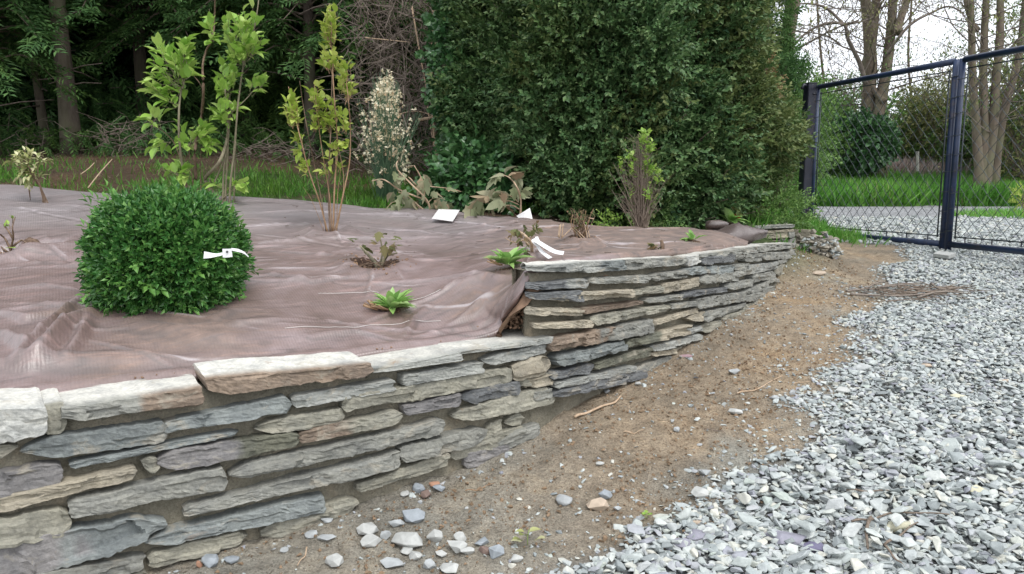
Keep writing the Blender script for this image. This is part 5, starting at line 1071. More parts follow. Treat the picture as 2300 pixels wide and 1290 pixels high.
def red_plant():
    m = simple('red_petal', (.55,.03,.02), .4, .2); c = atY(1650, 492, 6.6); t = thing('red_flower', c, 'bright red fleshy petals by the dark bush foot near the gate', 'flower')
    for (x, y, dx, dz, s) in [(1640,484,1,-.35,.10),(1642,482,1,-.5,.09),(1645,486,1,-.25,.09),(1650,470,.1,1,.05)]: place('petal', MB().add(*leaf_t(.5,.6,.3)).mesh('petal', m, True), t, atY(x, y, 6.6), frames(np.array([[dx, -.3, dz]]))[0], s)
    place('petal', MB().add(*leaf_t(.5,.6,.3)).mesh('petal', m, True), t, atY(1651, 462, 6.6), frames(np.array([[.1, -.3, 1]]))[0], .05)
    stem(t, px_path([(1648,500),(1646,488),(1651,462)], 6.6), .004, .002, TWIG)
red_plant()
# threads pulled from the cloth, debris
for i, (pts, lab) in enumerate([([(715,660),(760,661),(840,659),(850,661)], 'fine white thread running across the cloth left of the perennial'), ([(640,745),(740,740),(850,733),(990,722)], 'long fine white thread near the front edge of the cloth'), ([(925,678),(960,672),(990,660)], 'short curled white thread right of the front perennial')]):
    P = [];
    for a in smooth_path(np.array([(x, y, 0) for x, y in pts], float), 8): q = onbed(a[0], a[1]); P.append((q[0], q[1], float(bed_z(q[:1], q[1:])[0]) + .003))
    tag(MB().add(*tube(P, .0011, 3, False)).obj('thread', simple('thread', (.6,.58,.55), .7)), lab, 'thread')
def litter():
    mb = MB()
    for k in range(170):
        px, py = U(640, 1700), U(460, 590); q = onbed(px, py); 
        if not (q[1] > 3.6): continue
        z = float(bed_z(q[:1], q[1:])[0]); a = U(0, 6.28); L = U(.008, .05); mb.add(*tube([(q[0], q[1], z+.004), (q[0]+math.cos(a)*L, q[1]+math.sin(a)*L, z+.006)], U(.001,.003), 3, True))
    tag(mb.obj('plant_litter', DEAD), kind='stuff')
litter()
# ------------------------------------------------------------------ trees and bushes round the bed
def frond(seed=0, n=9):
    r = np.random.default_rng(seed); parts = []
    for i in range(n):
        t = .05 + .9*i/(n-1); s = 1 if i % 2 else -1; L = (.42 - .28*abs(t-.35)) * r.uniform(.8, 1.2); d = np.array([s*.8, .75, r.uniform(-.25, .1)]); d /= np.linalg.norm(d)
        w = .055; p = np.array([0, t, -.25*t*t]); q = p + d*L; nrm = np.array([-d[1], d[0], 0])*w
        parts.append((np.array([p, p + d*L*.45 + nrm, q + (0,0,-.06), p + d*L*.45 - nrm]), np.array([(0,1,2),(0,2,3)])))
    parts.append((np.array([(-.03,0,0),(.03,0,0),(0,1,-.27)]), np.array([(0,1,2)]))); return combine(parts)
FR = [frond(k) for k in range(5)]
def conifer(x, y, r, lean, label, lo, hi, nb, blen, m=L_CON, fs=(.20,.36), az=None, ht=8.5, bark=BARK1, nf=24):
    z = float(land_z(x, y)); t = thing('conifer', (x, y, z), label, 'tree', None)
    P = smooth_path(np.array([(x, y, z-.1), (x + lean*1.2, y, z+2), (x + lean*2, y, z+4.5), (x + lean*2.6, y, z+ht)]), 6); rad = np.linspace(1.0, .35, len(P))*r; rad[:3] *= (1.35, 1.15, 1.04)
    stem(t, P, 1, 1, bark, 'trunk', 12) if False else MB().add(*tube(P, rad, 14, True, .18, 3)).obj('trunk', bark, t, smooth=True)
    mb = MB(); bb = MB(); PP, DD, SS = [], [], []
    for k in range(nb):
        h = U(lo, hi); a = U(0, 6.283) if az is None else U(*az); L = blen * U(.6, 1.2) * (1 - .4*max(0, h-3)/6); bx = np.interp(h, [0, ht], [x, x + lean*2.6])
        d = np.array([math.cos(a), math.sin(a), 0]); Q = smooth_path(np.array([(bx, y, z+h), (bx, y, z+h) + d*L*.5 + (0,0,.10*L), (bx, y, z+h) + d*L + (0,0,-.30*L)]), 4); bb.add(*tube(Q, np.linspace(.013, .003, len(Q))*(.6+L/3), 4, False))
        n = int(nf * 1.5 * L / 1.5); tt = U(.2, 1, n)**.7; i = np.clip(tt*(len(Q)-1), 0, len(Q)-1.001); q = Q[i.astype(int)] * (1-(i%1))[:, None] + Q[i.astype(int)+1] * (i%1)[:, None]
        s = np.cross(d, (0,0,1)); D = d + s*U(-1.1, 1.1, n)[:, None] + np.stack([0*tt, 0*tt, U(-.7, .15, n)], 1); PP.append(q + rng.normal(size=(n, 3))*.05); DD.append(D); SS.append(U(*fs, n))
    PP, DD, SS = map(np.concatenate, (PP, DD, SS)); M = frames(DD, roll=rng.normal(size=len(PP))*.4); k = rng.integers(0, 5, len(PP))
    for j in range(5): q = k == j; scatter(mb, FR[j], PP[q], M[q], SS[q])
    tag(mb.obj('foliage', m, t), kind='stuff'); tag(bb.obj('boughs', TWIG, t), kind='stuff')
    for q in range(14):          # dead stubs low on the trunk
        h = U(.5, 2.2); a = U(0, 6.28); s = np.array([np.interp(h, [0, ht], [x, x+lean*2.6]), y, z+h]); L = U(.15, .7); bb2 = s + np.array([math.cos(a)*L, math.sin(a)*L, U(-.1, .15)]); stem(t, np.array([s, (s+bb2)/2 + (0,0,.02), bb2]), .010, .004, DEAD, 'dead_branch', 4)
    return t
def at_land(px, Y): d = ray(px, 400); return d[0] / d[1] * Y, Y
for px, Y, r, lean, lab, lo, hi, nb, bl in [(-12, 9.2, .09, .0, 'mossy pale trunk of a conifer at the left edge', .9, 5, 90, .95), (112, 9.9, .055, -.10, 'thin leaning young conifer trunk left of the thick one', 1.3, 5, 60, 1.1), (168, 9.6, .112, -.04, 'conifer with the thickest straight brown trunk at the left', 2.7, 6.5, 80, 1.8),
        (330, 11.2, .10, .02, 'conifer standing in deep shade behind the tall light shrub', 1.5, 6.5, 90, 1.9), (560, 11.6, .11, -.03, 'conifer in deep shade right of the tall light shrub', 1.5, 6.5, 90, 1.9), (700, 10.2, .08, .03, 'conifer with yellowish drooping boughs behind the slim shrub', 1.1, 6, 110, 1.7), (850, 10.8, .09, .0, 'conifer behind the brown thicket and the cream-flowered broom', 1.2, 6, 100, 1.7)]:
    x, y = at_land(px, Y); conifer(x, y, r, lean, lab, lo, hi, nb, bl, az=(R(100), R(255)) if px == 112 else None)
# more trees farther in, each a thing
for i, (px, Y) in enumerate([(-150,12.5),(40,12.8),(230,13.2),(430,13.4),(640,13.6),(860,13.4),(1060,12.8),(1230,13.5),(-330,11.5),(1420,14)]):
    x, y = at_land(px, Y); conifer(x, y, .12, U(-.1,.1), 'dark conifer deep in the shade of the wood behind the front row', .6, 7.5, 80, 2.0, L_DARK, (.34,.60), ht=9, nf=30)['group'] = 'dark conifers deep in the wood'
def mass(name, x0, x1, y0, y1, z0, z1, n, s, m, kind='stuff'):
    P = np.stack([U(x0, x1, n), U(y0, y1, n), z0 + (z1-z0)*rng.random(n)], 1); P[:, 2] += land_z(P[:, 0], P[:, 1]); M = frames(rdir(n, -.3)); k = rng.integers(0, 5, n); mb = MB(); S = U(*s, n)
    for j in range(5): q = k == j; scatter(mb, FR[j], P[q], M[q], S[q])
    return tag(mb.obj(name, m), kind=kind)
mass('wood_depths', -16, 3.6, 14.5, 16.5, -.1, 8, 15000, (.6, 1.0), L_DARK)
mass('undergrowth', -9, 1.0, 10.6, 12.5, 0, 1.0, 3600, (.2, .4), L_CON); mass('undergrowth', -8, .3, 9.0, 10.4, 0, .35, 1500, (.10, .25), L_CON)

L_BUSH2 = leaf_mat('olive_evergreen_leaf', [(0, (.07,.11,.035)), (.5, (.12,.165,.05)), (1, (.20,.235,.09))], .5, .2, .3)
# the great evergreen bush
def big_bush():
    cx, cy = 1.06, 7.35; z0 = float(land_z(cx, cy-1.3)) - .05; t = thing('evergreen_bush', (cx, cy, z0), 'huge dense dark evergreen bush rising out of the picture behind the bed', 'bush')
    spr = [sprig(10, leaf_s(.55, .2, .15), .29, 20+k, 62, .25, .012) for k in range(6)]
    n = 25000; th = np.where(rng.random(n) < .85, U(-np.pi*1.02, .12, n), U(0, 2*np.pi, n)); h = rng.random(n)**.85 * 4.3
    rad = 1.19 * (.86 + .14*sstep(0, .9, h)) * (1 + .12*np.cos(th - np.pi) * sstep(1.2, 3.2, h)) * (1 - .55*sstep(3.0, 4.4, h)**2)
    ux, uy = np.cos(th), np.sin(th); lump = (fbm(ux*2.0, uy*2.0, h*1.1, 5, 2) - .5) * .95 + (fbm(ux*7, uy*7, h*4.5, 6, 3) - .5) * .42
    rad = rad + lump * .95 - rng.random(n)**2.2 * .42
    P = np.stack([cx + ux*rad*1.02, cy + uy*rad, z0 + h + .05], 1); D = np.stack([ux*.9, uy*.9, 0*h + .25], 1) + rng.normal(size=(n, 3))*.55
    M = frames(D, roll=U(-1.2, 1.2, n)); k = rng.integers(0, 6, n); S = U(.13, .25, n); mb = MB()
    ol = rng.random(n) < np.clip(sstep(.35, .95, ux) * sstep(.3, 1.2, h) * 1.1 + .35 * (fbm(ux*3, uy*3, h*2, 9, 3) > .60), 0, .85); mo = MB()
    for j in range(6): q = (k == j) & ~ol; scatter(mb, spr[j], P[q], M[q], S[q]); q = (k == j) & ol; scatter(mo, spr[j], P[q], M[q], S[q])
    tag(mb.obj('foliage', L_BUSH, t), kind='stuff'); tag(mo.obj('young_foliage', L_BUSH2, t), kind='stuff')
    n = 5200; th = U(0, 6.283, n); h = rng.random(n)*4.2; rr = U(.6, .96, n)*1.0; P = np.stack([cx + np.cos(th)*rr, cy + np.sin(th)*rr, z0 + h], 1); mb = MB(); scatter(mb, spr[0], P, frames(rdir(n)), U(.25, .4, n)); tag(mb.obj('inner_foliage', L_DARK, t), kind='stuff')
    mb = MB()
    for q in range(260):
        a = U(-3.3, .2); h = U(0, 3.6); d = np.array([math.cos(a), math.sin(a), 0]); s = np.array([cx, cy, z0 + h*.6]); e = np.array([cx, cy, z0 + h]) + d*U(1.0, 1.35); mb.add(*tube(smooth_path(np.array([s, (s+e)/2 + rng.normal(size=3)*.1, e]), 3), [.012]*2 + [.008]*2 + [.004]*3, 4, False))
    tag(mb.obj('branches', TWIG, t), kind='stuff')
    for q in range(5): a = U(0, 6.28); MB().add(*tube(smooth_path(np.array([(cx + .3*math.cos(a), cy + .3*math.sin(a), z0-.1), (cx + .4*math.cos(a), cy + .4*math.sin(a), z0+2), (cx + .5*math.cos(a), cy+.5*math.sin(a), z0+4)]), 4), .05, 8)).obj('trunk', BARK1, t, smooth=True)
big_bush()
def leafbush(name, C, rad, n, size, m, label, cat='bush', lumps=.35, spr=None, kind=None, twigs=60, low=True, inner=.5, group=None):
    C = np.array(C, float); t = thing(name, (C[0], C[1], C[2]-rad[2]), label, cat, group); spr = spr or [sprig(8, leaf_s(.5, .2, .15), .34, 40+k, 60, .2, .012) for k in range(3)]
    d = rdir(n); r = 1 + (fbm(d[:, 0]*2.4 + C[0], d[:, 1]*2.4, d[:, 2]*2.4, int(abs(C[0]*10)), 3) - .5)*lumps*2 - rng.random(n)**1.6*inner
    P = C + d * r[:, None] * rad; 
    if low: P[:, 2] = np.maximum(P[:, 2], land_z(P[:, 0], P[:, 1]) + U(0, .15, n))
    M = frames(d + rng.normal(size=(n, 3))*.6 + (0,0,.2), roll=U(-2, 2, n)); k = rng.integers(0, 3, n); mb = MB(); S = U(.7, 1.2, n)*size
    for j in range(3): q = k == j; scatter(mb, spr[j], P[q], M[q], S[q])
    tag(mb.obj('foliage', m, t), kind='stuff'); mb = MB()
    for q in range(twigs):
        s = C + (U(-.15,.15)*rad[0], U(-.15,.15)*rad[1], -rad[2]*.98); e = C + rdir(1, .4)[0]*rad*U(.6, 1); mb.add(*tube(smooth_path(np.array([s, (s+e)/2 + rng.normal(size=3)*.1*rad[0], e]), 3), np.linspace(.02, .004, 7)*(rad[0]+.3), 4, False))
    if twigs: tag(mb.obj('branches', TWIG, t), kind='stuff')
    return t
big = [leaf_t(.75, .15, .2)]; IV = [sprig(6, leaf_t(.85, .15, .2), .42, 60+k, 65, .2, .02) for k in range(3)]
leafbush('ivy_mound', atY(1055, 430, 6.7), (.36,.30,.34), 650, .17, L_IVY, 'low mound of glossy blue-green ivy at the left foot of the big bush', spr=IV, twigs=20)
leafbush('ivy_mound', atY(1035, 150, 7.6), (.24,.35,.85), 700, .17, L_IVY, 'ivy-clad column of leaves climbing along the left side of the big bush', spr=IV, twigs=20, low=False)
leafbush('low_weed', atY(1385, 506, 5.9), (.20,.08,.055), 60, .09, L_LIGHT, 'spreading light green weed in front of the bush beside the dead stalks', 'plant', twigs=0)
leafbush('low_weed', atY(1500, 505, 6.0), (.09,.06,.06), 30, .09, L_MID, 'small green weed tuft at the bush foot right of the twiggy shrub', 'plant', twigs=0)
leafbush('low_weed', atY(1742, 478, 7.2), (.30,.35,.22), 420, .13, L_MID, 'lush leafy weeds in the grass between the bush and the gate post', 'plant', twigs=0)
leafbush('leafy_hedge', atY(1752, 300, 13), (.75,.8,1.15), 1500, .22, L_MID, 'loose sunny green hedge shrub left of the gate post', twigs=60, lumps=.5)
leafbush('browned_branch', atY(1690, 195, 7.2), (.22,.25,.16), 240, .12, leaf_mat('browned_leaf', [(0, (.17,.11,.045)), (1, (.32,.25,.12))], .7, .2), 'branch of browned ochre leaves on the right flank of the big bush', 'branch', twigs=12, low=False, lumps=.6)
leafbush('yew_tree', atY(1722, 70, 11.5), (.34,.5,1.0), 900, .20, L_CON, 'feathery evergreen crown between the big bush and the white sky', 'tree', twigs=40, low=False, lumps=.6, spr=FR[:3])
leafbush('yew_tree', atY(1755, 165, 11.0), (.25,.3,.22), 260, .20, L_CON, 'lower feathery evergreen spray that sticks out right towards the sky', 'tree', twigs=20, low=False, lumps=.8, spr=FR[:3])
# brown thicket of dead twigs with pale upright canes
def thicket():
    c = atY(930, 300, 8.6); z = float(land_z(c[0], c[1])); t = thing('dead_thicket', (c[0], c[1], z), 'tangled brown thicket of dead twigs left of the big bush', 'thicket'); mb = MB()
    for k in range(1000):
        a = atY(U(800, 1050), U(-60, 400), 8.6 + U(-.6, .7)); L = U(.15, .7); d = rdir(1, .1)[0]*(1,.5,1); e = a + d*L; m_ = (a+e)/2 + rng.normal(size=3)*.08*L*3; mb.add(*tube(smooth_path(np.array([a, m_, e]), 2), np.linspace(U(.004,.009), .002, 5), 3, False))
    tag(mb.obj('twigs', DEAD, t), kind='stuff'); mb = MB(); n = 5200; P = np.array([atY(U(800, 1040), U(-80, 380), 8.7 + U(-.5, .9)) for _ in range(n)]); scatter(mb, leaf_q(.4), P, frames(rdir(n)), U(.02, .05, n)); tag(mb.obj('dead_leaves', leaf_mat('dead_leaf', [(0, (.11,.085,.045)), (.4, (.14,.13,.06)), (1, (.09,.14,.05))], .8, .2), t), kind='stuff')
    for i, (p, r) in enumerate([([(1003,440),(990,380),(975,300),(970,180),(972,60),(975,-40)], .018), ([(1000,350),(985,250),(980,150),(978,-30)], .015), ([(925,15),(945,130),(960,210)], .010), ([(960,240),(975,330),(990,420)], .008), ([(1003,330),(1003,440)], .01), ([(820,85),(870,90),(920,95)], .006), ([(940,270),(990,262),(1030,258)], .02), ([(1025,270),(1026,330)], .010), ([(850,270),(930,250),(985,265)], .006)]): stem(t, px_path(p, 8.2, .05, 5, i), r, r*.7, PALETWIG, 'cane', 6)
thicket()
# brushwood and sticks on the wooded bank
def brush():
    for nm, (x0, x1, y0, y1, Y), n, lab in [('brushwood', (220,345,270,345,9.3), 90, 'pale tangle of dead brushwood right of the thick conifer trunk'), ('brushwood', (540,700,325,365,9.2), 110, 'tangle of dead brushwood on the bank behind the slim shrub'), ('brushwood', (0,110,290,370,9.5), 60, 'thin dead branches low in the shade at the far left')]:
        t = thing(nm, atY((x0+x1)/2, y1, Y), lab, 'brushwood'); mb = MB()
        for k in range(n):
            a = atY(U(x0, x1), U(y0, y1), Y + U(-.5, .5)); e = a + np.array([U(-.4,.4), U(-.3,.3), U(-.22,.22)]); mb.add(*tube(smooth_path(np.array([a, (a+e)/2 + rng.normal(size=3)*.05, e]), 3), np.linspace(.0045, .002, 7), 4, False))
        tag(mb.obj('twigs', DEAD, t), kind='stuff')
    for pts, r, lab in [([(198,422),(225,388),(252,358)], .006, 'long pale stick lying on the brown needle bank'), ([(181,392),(200,378),(212,366)], .005, 'short pale stick on the needle bank left of the long one')]:
        P = []
        for q in smooth_path(np.array([(a, b_, 0) for a, b_ in pts], float), 4): P.append(atY(q[0], q[1], 7.2 + (422 - q[1])*.012))
        tag(MB().add(*tube(P, [r]*len(P), 5)).obj('stick', PALETWIG, smooth=True), lab, 'stick')
    n = 9000; x = U(-7, 1.2, n); y = U(6.8, 10, n); z = land_z(x, y) + U(.0, .03, n); mb = MB(); scatter(mb, (np.array([(-.02,0,0),(.02,0,0),(0,1,.04)]), np.array([(0,1,2)])), np.c_[x, y, z], frames(rdir(n)*(1,1,.25)), U(.04, .14, n)); tag(mb.obj('needle_litter', leaf_mat('brown_needles', [(0, (.13,.09,.06)), (.6, (.22,.155,.11)), (1, (.34,.27,.20))], .9, .1)), kind='stuff')
brush()

# ------------------------------------------------------------------ grass
BL = (np.array([(-.05,0,0),(.05,0,0),(.035,.55,.06),(-.03,.55,.06),(.0,1,.22)]), [np.array([(0,1,2,3)]), np.array([(3,2,4)])])
def grass(name, x, y, size, m, zoff=0):
    n = len(x); z = land_z(x, y) + zoff; D = rng.normal(size=(n, 3))*.38; D[:, 2] = 1; mb = MB(); scatter(mb, BL, np.c_[x, y, z], frames(D, up=rdir(n)), size); return tag(mb.obj(name, m), kind='stuff')
def g1():
    n = 60000; x = U(-8, 2.6, n); y = U(6.45, 9.3, n); f = fbm(x*2.2, y*2.2, 0, 33, 3); q = x / y; dn = np.interp(q, [-1, -.62, -.60, -.50, -.48, -.42, -.40, -.36, -.34, -.27, -.25, -.23, -.20, -.10, -.06], [.9, .9, .25, .12, .8, .8, .3, .35, 1, 1, .25, .5, 1, .9, .3]); k = (rng.random(n) < dn * sstep(.3, .5, f) * sstep(8.9, 7.2, y) + .03)
    bed_edge = np.interp(x, _B[:, 0], _B[:, 1]); k &= y > bed_edge + .03; x, y = x[k], y[k]; grass('bank_grass', x, y, U(.04, .12, len(x)), L_GRASS)
    n = 26000; x = U(2.1, 4.4, n); y = U(6.9, 14, n); side = x - np.interp(y, [3, 6.4, 9.6, 16, 30], [.6, 2.6, 4.0, 5.0, 7.0]); k = (side < -.02 + .25*(fbm(x*3, y*3, 0, 3, 3)-.5)) & ((y > 7.15) | (x < 2.3)) ; x, y = x[k], y[k]; grass('verge_grass', x, y, U(.10, .26, len(x)), L_GRASS2)
    n = 1500; x = 3.72 + rng.normal(size=n)*.14; y = 9.1 + rng.normal(size=n)*.45; grass('gate_tufts', x, y, U(.06, .18, n), L_GRASS2)
    n = 90000; y = 19.4 + 7.5*rng.random(n)**1.3; x = U(5, 24, n)*(y/22); k = (y > 20.0 + .8*(fbm(x*.8, y*.8, 0, 5, 3)-.5)); x, y = x[k], y[k]; grass('meadow_grass', x, y, U(.22, .55, len(x))*(1+ .5*fbm(x*.7, y*.7, 0, 9, 2)), L_GRASS2)
    n = 14000; x = U(8.0, 13, n); y = U(11, 17, n); k = ((x-11.6)/3.4)**2 + ((y-13.6)/2.2)**2 < 1 + .3*(fbm(x, y, 0, 5, 3)-.5); x, y = x[k], y[k]; grass('island_grass', x, y, U(.08, .2, len(x)), L_GRASS2)
    n = 24000; x = U(7, 30, n); y = U(24.3, 26.5, n); mb = MB(); D = rng.normal(size=(n, 3))*.45; D[:, 2] = 1; scatter(mb, BL, np.c_[x, y, land_z(x, y)], frames(D, up=rdir(n)), U(.5, .95, n)); tag(mb.obj('dead_bracken', L_STRAW), kind='stuff')
g1()
# ------------------------------------------------------------------ gate
def gate():
    A = atY(1829, 350, 9.6)[:2]; B = atY(2134, 350, 7.40)[:2]; d = (B - A) / np.linalg.norm(B - A); L = np.linalg.norm(B - A)
    zb = (atY(1835, 521, 9.6)[2] + atY(2120, 548, 7.40)[2]) / 2; zt = (atY(1837, 196, 9.6)[2] + atY(2140, 137, 7.40)[2]) / 2
    print('gate', A, B, zb, atY(1835,521,9.6)[2], atY(2120,548,7.4)[2], zt, atY(1837,196,9.6)[2], atY(2140,137,7.4)[2], L)
    zbl, zbr = atY(1835,521,9.6)[2], atY(2120,548,7.4)[2]; ztl, ztr = atY(1837,196,9.6)[2], atY(2140,137,7.4)[2]
    def pt(u, z): return np.array([A[0] + d[0]*u, A[1] + d[1]*u, z])
    def leafg(u0, u1, label, hinge, reach):
        mid = pt((u0+u1)/2, 0); t = thing('chain_link_gate', (mid[0], mid[1], zb), label, 'gate')
        zB = lambda u: zbl + (zbr - zbl)*u/L; zT = lambda u: ztl + (ztr - ztl)*u/L; r = .028
        # frame: two rails butt against two stiles
        st_ = []; ra_ = []
        for u, nm in ((u0, 'stile'), (u1, 'stile')): st_.append(MB().add(*tube([pt(u, zB(u) - (.10 if u != hinge else .03)), pt(u, (zB(u)+zT(u))/2), pt(u, zT(u) + .012)], r, 14)).obj(nm, PAINT, t, smooth=True))
        for f, nm, rr in ((zT, 'top_rail', .030), (zB, 'bottom_rail', .030)): ra_.append(MB().add(*tube([pt(u0 + r*.9, f(u0)), pt((u0+u1)/2, f((u0+u1)/2) - .004), pt(u1 - r*.9, f(u1))], rr, 14)).obj(nm, PAINT, t, smooth=True))
        for f, nm, dz in ((zT, 'tension_wire', -.085), (zB, 'tension_wire', .075)): MB().add(*tube([pt(u0 + .06, f(u0)+dz), pt(u1 - .06, f(u1)+dz)], .0065, 6)).obj(nm, WIRE, t, smooth=True)
        for u in (u0 + .075, u1 - .075): MB().add(*tube([pt(u, zB(u)+.06), pt(u, zT(u)-.07)], .007, 6)).obj('tension_bar', WIRE, t, smooth=True)
        h = .0686; k = 0; u = u0 + .075; n = int(round((zT(u) - zB(u) - .155) / h))
        while u + h < u1 - .06:
            zz = zB(u) + .072; nn = int((zT(u) - .083 - zz) / h); sg = 1 if k % 2 else -1; P = []
            for i in range(nn + 1):
                uu = u + (h if (i + (0 if sg > 0 else 1)) % 2 else 0); q = pt(uu, zz + i*h); off = .003*(1 if i % 2 else -1); P.append(q + np.array([-d[1], d[0], 0])*off + rng.normal(size=3)*.0022)
            MB().add(*tube(P, .0033, 4, False)).obj('wire', WIRE, t); u += h; k += 1
        for s in range(9):        # ties round stiles and rails
            z = zB(u0) + .15 + s*(zT(u0)-zB(u0)-.3)/8 + U(-.03,.03)
            for uu, e in ((u0, 1), (u1, -1)):
                c = pt(uu, z); th = np.linspace(0, 2*np.pi, 11); w = np.array([-d[1], d[0], 0]); P = [c + np.array([d[0], d[1], 0])*(math.cos(a)*.045 + e*.012) + w*math.sin(a)*.036 + (0,0,.008*math.sin(a)) for a in th]; MB().add(*tube(P, .0035, 4, False)).obj('wire_tie', WIRE, st_[0 if e == 1 else 1])
        for s in range(7):
            uu = u0 + .2 + s*(u1-u0-.4)/6; c = pt(uu, zB(uu)); MB().add(*tube([c + (0,0,.03), c + (0,0,.085)], .006, 5)).obj('hook', PAINT2, ra_[1])
            c = pt(uu, zT(uu)); MB().add(*tube([c - (0,0,.03), c - (0,0,.092)], .004, 5)).obj('hook', PAINT2, ra_[0])
        return t
    leafg(0, L - .012, 'left leaf of the navy blue chain-link gate, hinged at the dark post', 0, 1)
    leafg(L + .068, 2*L + .1, 'right leaf of the navy blue chain-link gate, running out of the picture', 2*L + .1, 1)
    # drop bolts and their guide between the two leaves
    t = thing('drop_bolt', pt(L, zbr - .18), 'pair of dark drop bolts where the two gate leaves meet the gravel', 'bolt')
    for u in (L - .012, L + .068): MB().add(*tube([pt(u, zbr - .25), pt(u, zbr - .03)], .014, 8)).obj('bolt', PAINT2, t, smooth=True)
    # post: big square section with a cap and hinges
    p = atY(1812, 350, 9.63); t = thing('gate_post', (p[0], p[1], .5), 'thick dark square gate post at the left end of the gate', 'post')
    z1 = atY(1812, 190, 9.63)[2]; w = .060; a = math.atan2(d[1], d[0])
    def rbox(w0, z0, z1_, m, nm):
        bm = bmesh.new(); bmesh.ops.create_cube(bm, size=1); bmesh.ops.scale(bm, vec=(w0*2, w0*2, z1_-z0), verts=bm.verts); bmesh.ops.bevel(bm, geom=bm.edges[:], offset=.006, segments=2, affect='EDGES'); bmesh.ops.rotate(bm, cent=(0,0,0), matrix=Matrix.Rotation(a, 3, 'Z'), verts=bm.verts); bmesh.ops.translate(bm, vec=(p[0], p[1], (z0+z1_)/2), verts=bm.verts); me = bpy.data.meshes.new(nm); bm.to_mesh(me); bm.free(); me.materials.append(m); return link(nm, me, t)
    rbox(w, .3, z1, PAINT2, 'shaft'); rbox(w + .005, z1 + .001, z1 + .018, PAINT2, 'cap')
    for z in (z1 - .12, .85): MB().add(*tube([(p[0] + d[0]*.06, p[1] + d[1]*.06, z), pt(0, z)], .014, 8)).obj('hinge', PAINT2, t, smooth=True)
    q = np.array(p); MB().add(*tube([q + (-.03,-.03, z1-p[2]-.03), q + (-.10,-.05, z1-p[2]-.01), q + (-.13,-.06, z1-p[2]-.06)], .018, 6)).obj('hook', PAINT2, t, smooth=True)
gate()
c = on_ground(2118, 581); P4 = [on_ground(2095, 583) + (0,0,.06), on_ground(2130, 590) + (0,0,.06), on_ground(2146, 583) + (0,0,.065), on_ground(2108, 578) + (0,0,.065)]
slab('stone_slab', P4, -.03, LMAT['white'], 'white flat slab on the gravel under the meeting gate leaves', 'slab')
# twigs on the gravel
def twigpile():
    c = on_ground(2030, 665); t = thing('twig_pile', c, 'flat pile of dead grey twigs on the gravel before the gate', 'twigs'); mb = MB()
    for k in range(90):
        px, py = 2030 + rng.normal()*52, 664 + rng.normal()*8; a = on_ground(px, py); an = rng.normal()*.6 + (0 if k % 3 else 1.2); L = U(.1, .45); e = a + np.array([math.cos(an)*L, math.sin(an)*L*.7, 0]); m_ = (a+e)/2 + rng.normal(size=3)*(.03,.03,.008)
        P = smooth_path(np.array([a, m_, e]), 3); P[:, 2] = surf_z(P[:, 0], P[:, 1]) + .022 + U(0, .028); mb.add(*tube(P, np.linspace(U(.002,.005), .0015, len(P)), 4, False))
    tag(mb.obj('fine_twigs', TWIG, t), kind='stuff')
    for pts in ([(1910,679),(1960,678),(2020,681),(2080,672),(2130,664)], [(1900,672),(1940,665),(1975,650),(1995,652)], [(1970,660),(2050,652),(2090,660)], [(2090,650),(2110,662),(2150,660),(2190,668)], [(2060,682),(2110,668),(2180,672)]):
        P = np.array([on_ground(*q) for q in pts]); P = smooth_path(P, 4); P[:, 2] += .045; MB().add(*tube(P, np.linspace(.009, .004, len(P)), 5)).obj('branch', bark_mat('grey_branch', (.12,.095,.08), (.30,.26,.22), 50, .5), t, smooth=True)
twigpile()
for i, (pts, r, lab) in enumerate([([(1912,785+400),(1960,1178),(2030,1172),(2130,1185)], .006, 'long thin dead twig arching over the near gravel'), ([(1955,1180),(1945,1205),(1948,1250)], .010, 'short curved grey stick standing in the near gravel'), ([(1985,1240),(2020,1218),(2060,1195)], .007, 'brown forked twig in the near gravel'), ([(1985,1240),(2010,1270),(2030,1288)], .006, 'brown twig running to the bottom edge of the gravel'),
        ([(1900,1117),(1950,1118),(2010,1125)], .006, 'straight brown twig between stones in the middle of the near gravel'), ([(1655,890),(1700,878),(1760,848)], .005, 'long dry stalk on the bare earth below the tall wall'), ([(1290,944),(1320,935),(1375,918),(1395,905)], .010, 'pale crooked root lying along the foot of the tall wall'), ([(1400,978),(1425,977),(1445,974)], .004, 'short pale straw in the middle of the bare earth'),
        ([(1580,973),(1610,974),(1630,978)], .003, 'thin dark stalk on the bare earth near the gravel'), ([(690,1240),(685,1262),(668,1282)], .004, 'pale bent straw in the mud near the bottom edge'), ([(1045,1106),(1075,1100),(1110,1090)], .003, 'orange straw on the earth right of the small heap'), ([(1780,868),(1810,866),(1850,862)], .003, 'thin grey stalk at the edge of the gravel')]):
    P = smooth_path(np.array([on_ground(*q) for q in pts]), 5); P[:, 2] += r + (.028 if pts[0][0] > 1850 else .004) + .004*np.sin(np.arange(len(P))); tag(MB().add(*tube(P, np.linspace(r*.75, r*.4, len(P)), 6, True, .3)).obj('dead_twig', PALETWIG if i in (5,6,7,9,11) else (ORST if i == 10 else TWIG), smooth=True), lab, 'twig')
def sprout(px, py, n, s, lab, m=L_LIGHT, name='seedling'):
    p = on_ground(px, py); t = thing(name, p, lab, 'plant'); ms = MB().add(*leaf_t(.7,.2,.2)).mesh('leaf', m, True)
    for k in range(n): a = U(0, 6.28); q = p + np.array([math.cos(a), math.sin(a), 0])*U(0, s*.6) + (0,0,U(.01, s)); place('leaf', ms, t, q, frames(np.array([[math.cos(a), math.sin(a), U(.1,.8)]]))[0], s*U(.5,.9))
    stem(t, np.array([p, p + (0,0,s*.5), p + (.004,0,s)]), .0015, .001, L_LIGHT)
sprout(1453, 1172, 9, .028, 'tiny bright green seedling on the earth near the gravel edge'); sprout(733, 1128, 7, .022, 'tiny green seedling at the wall foot beside the upright blue stone')
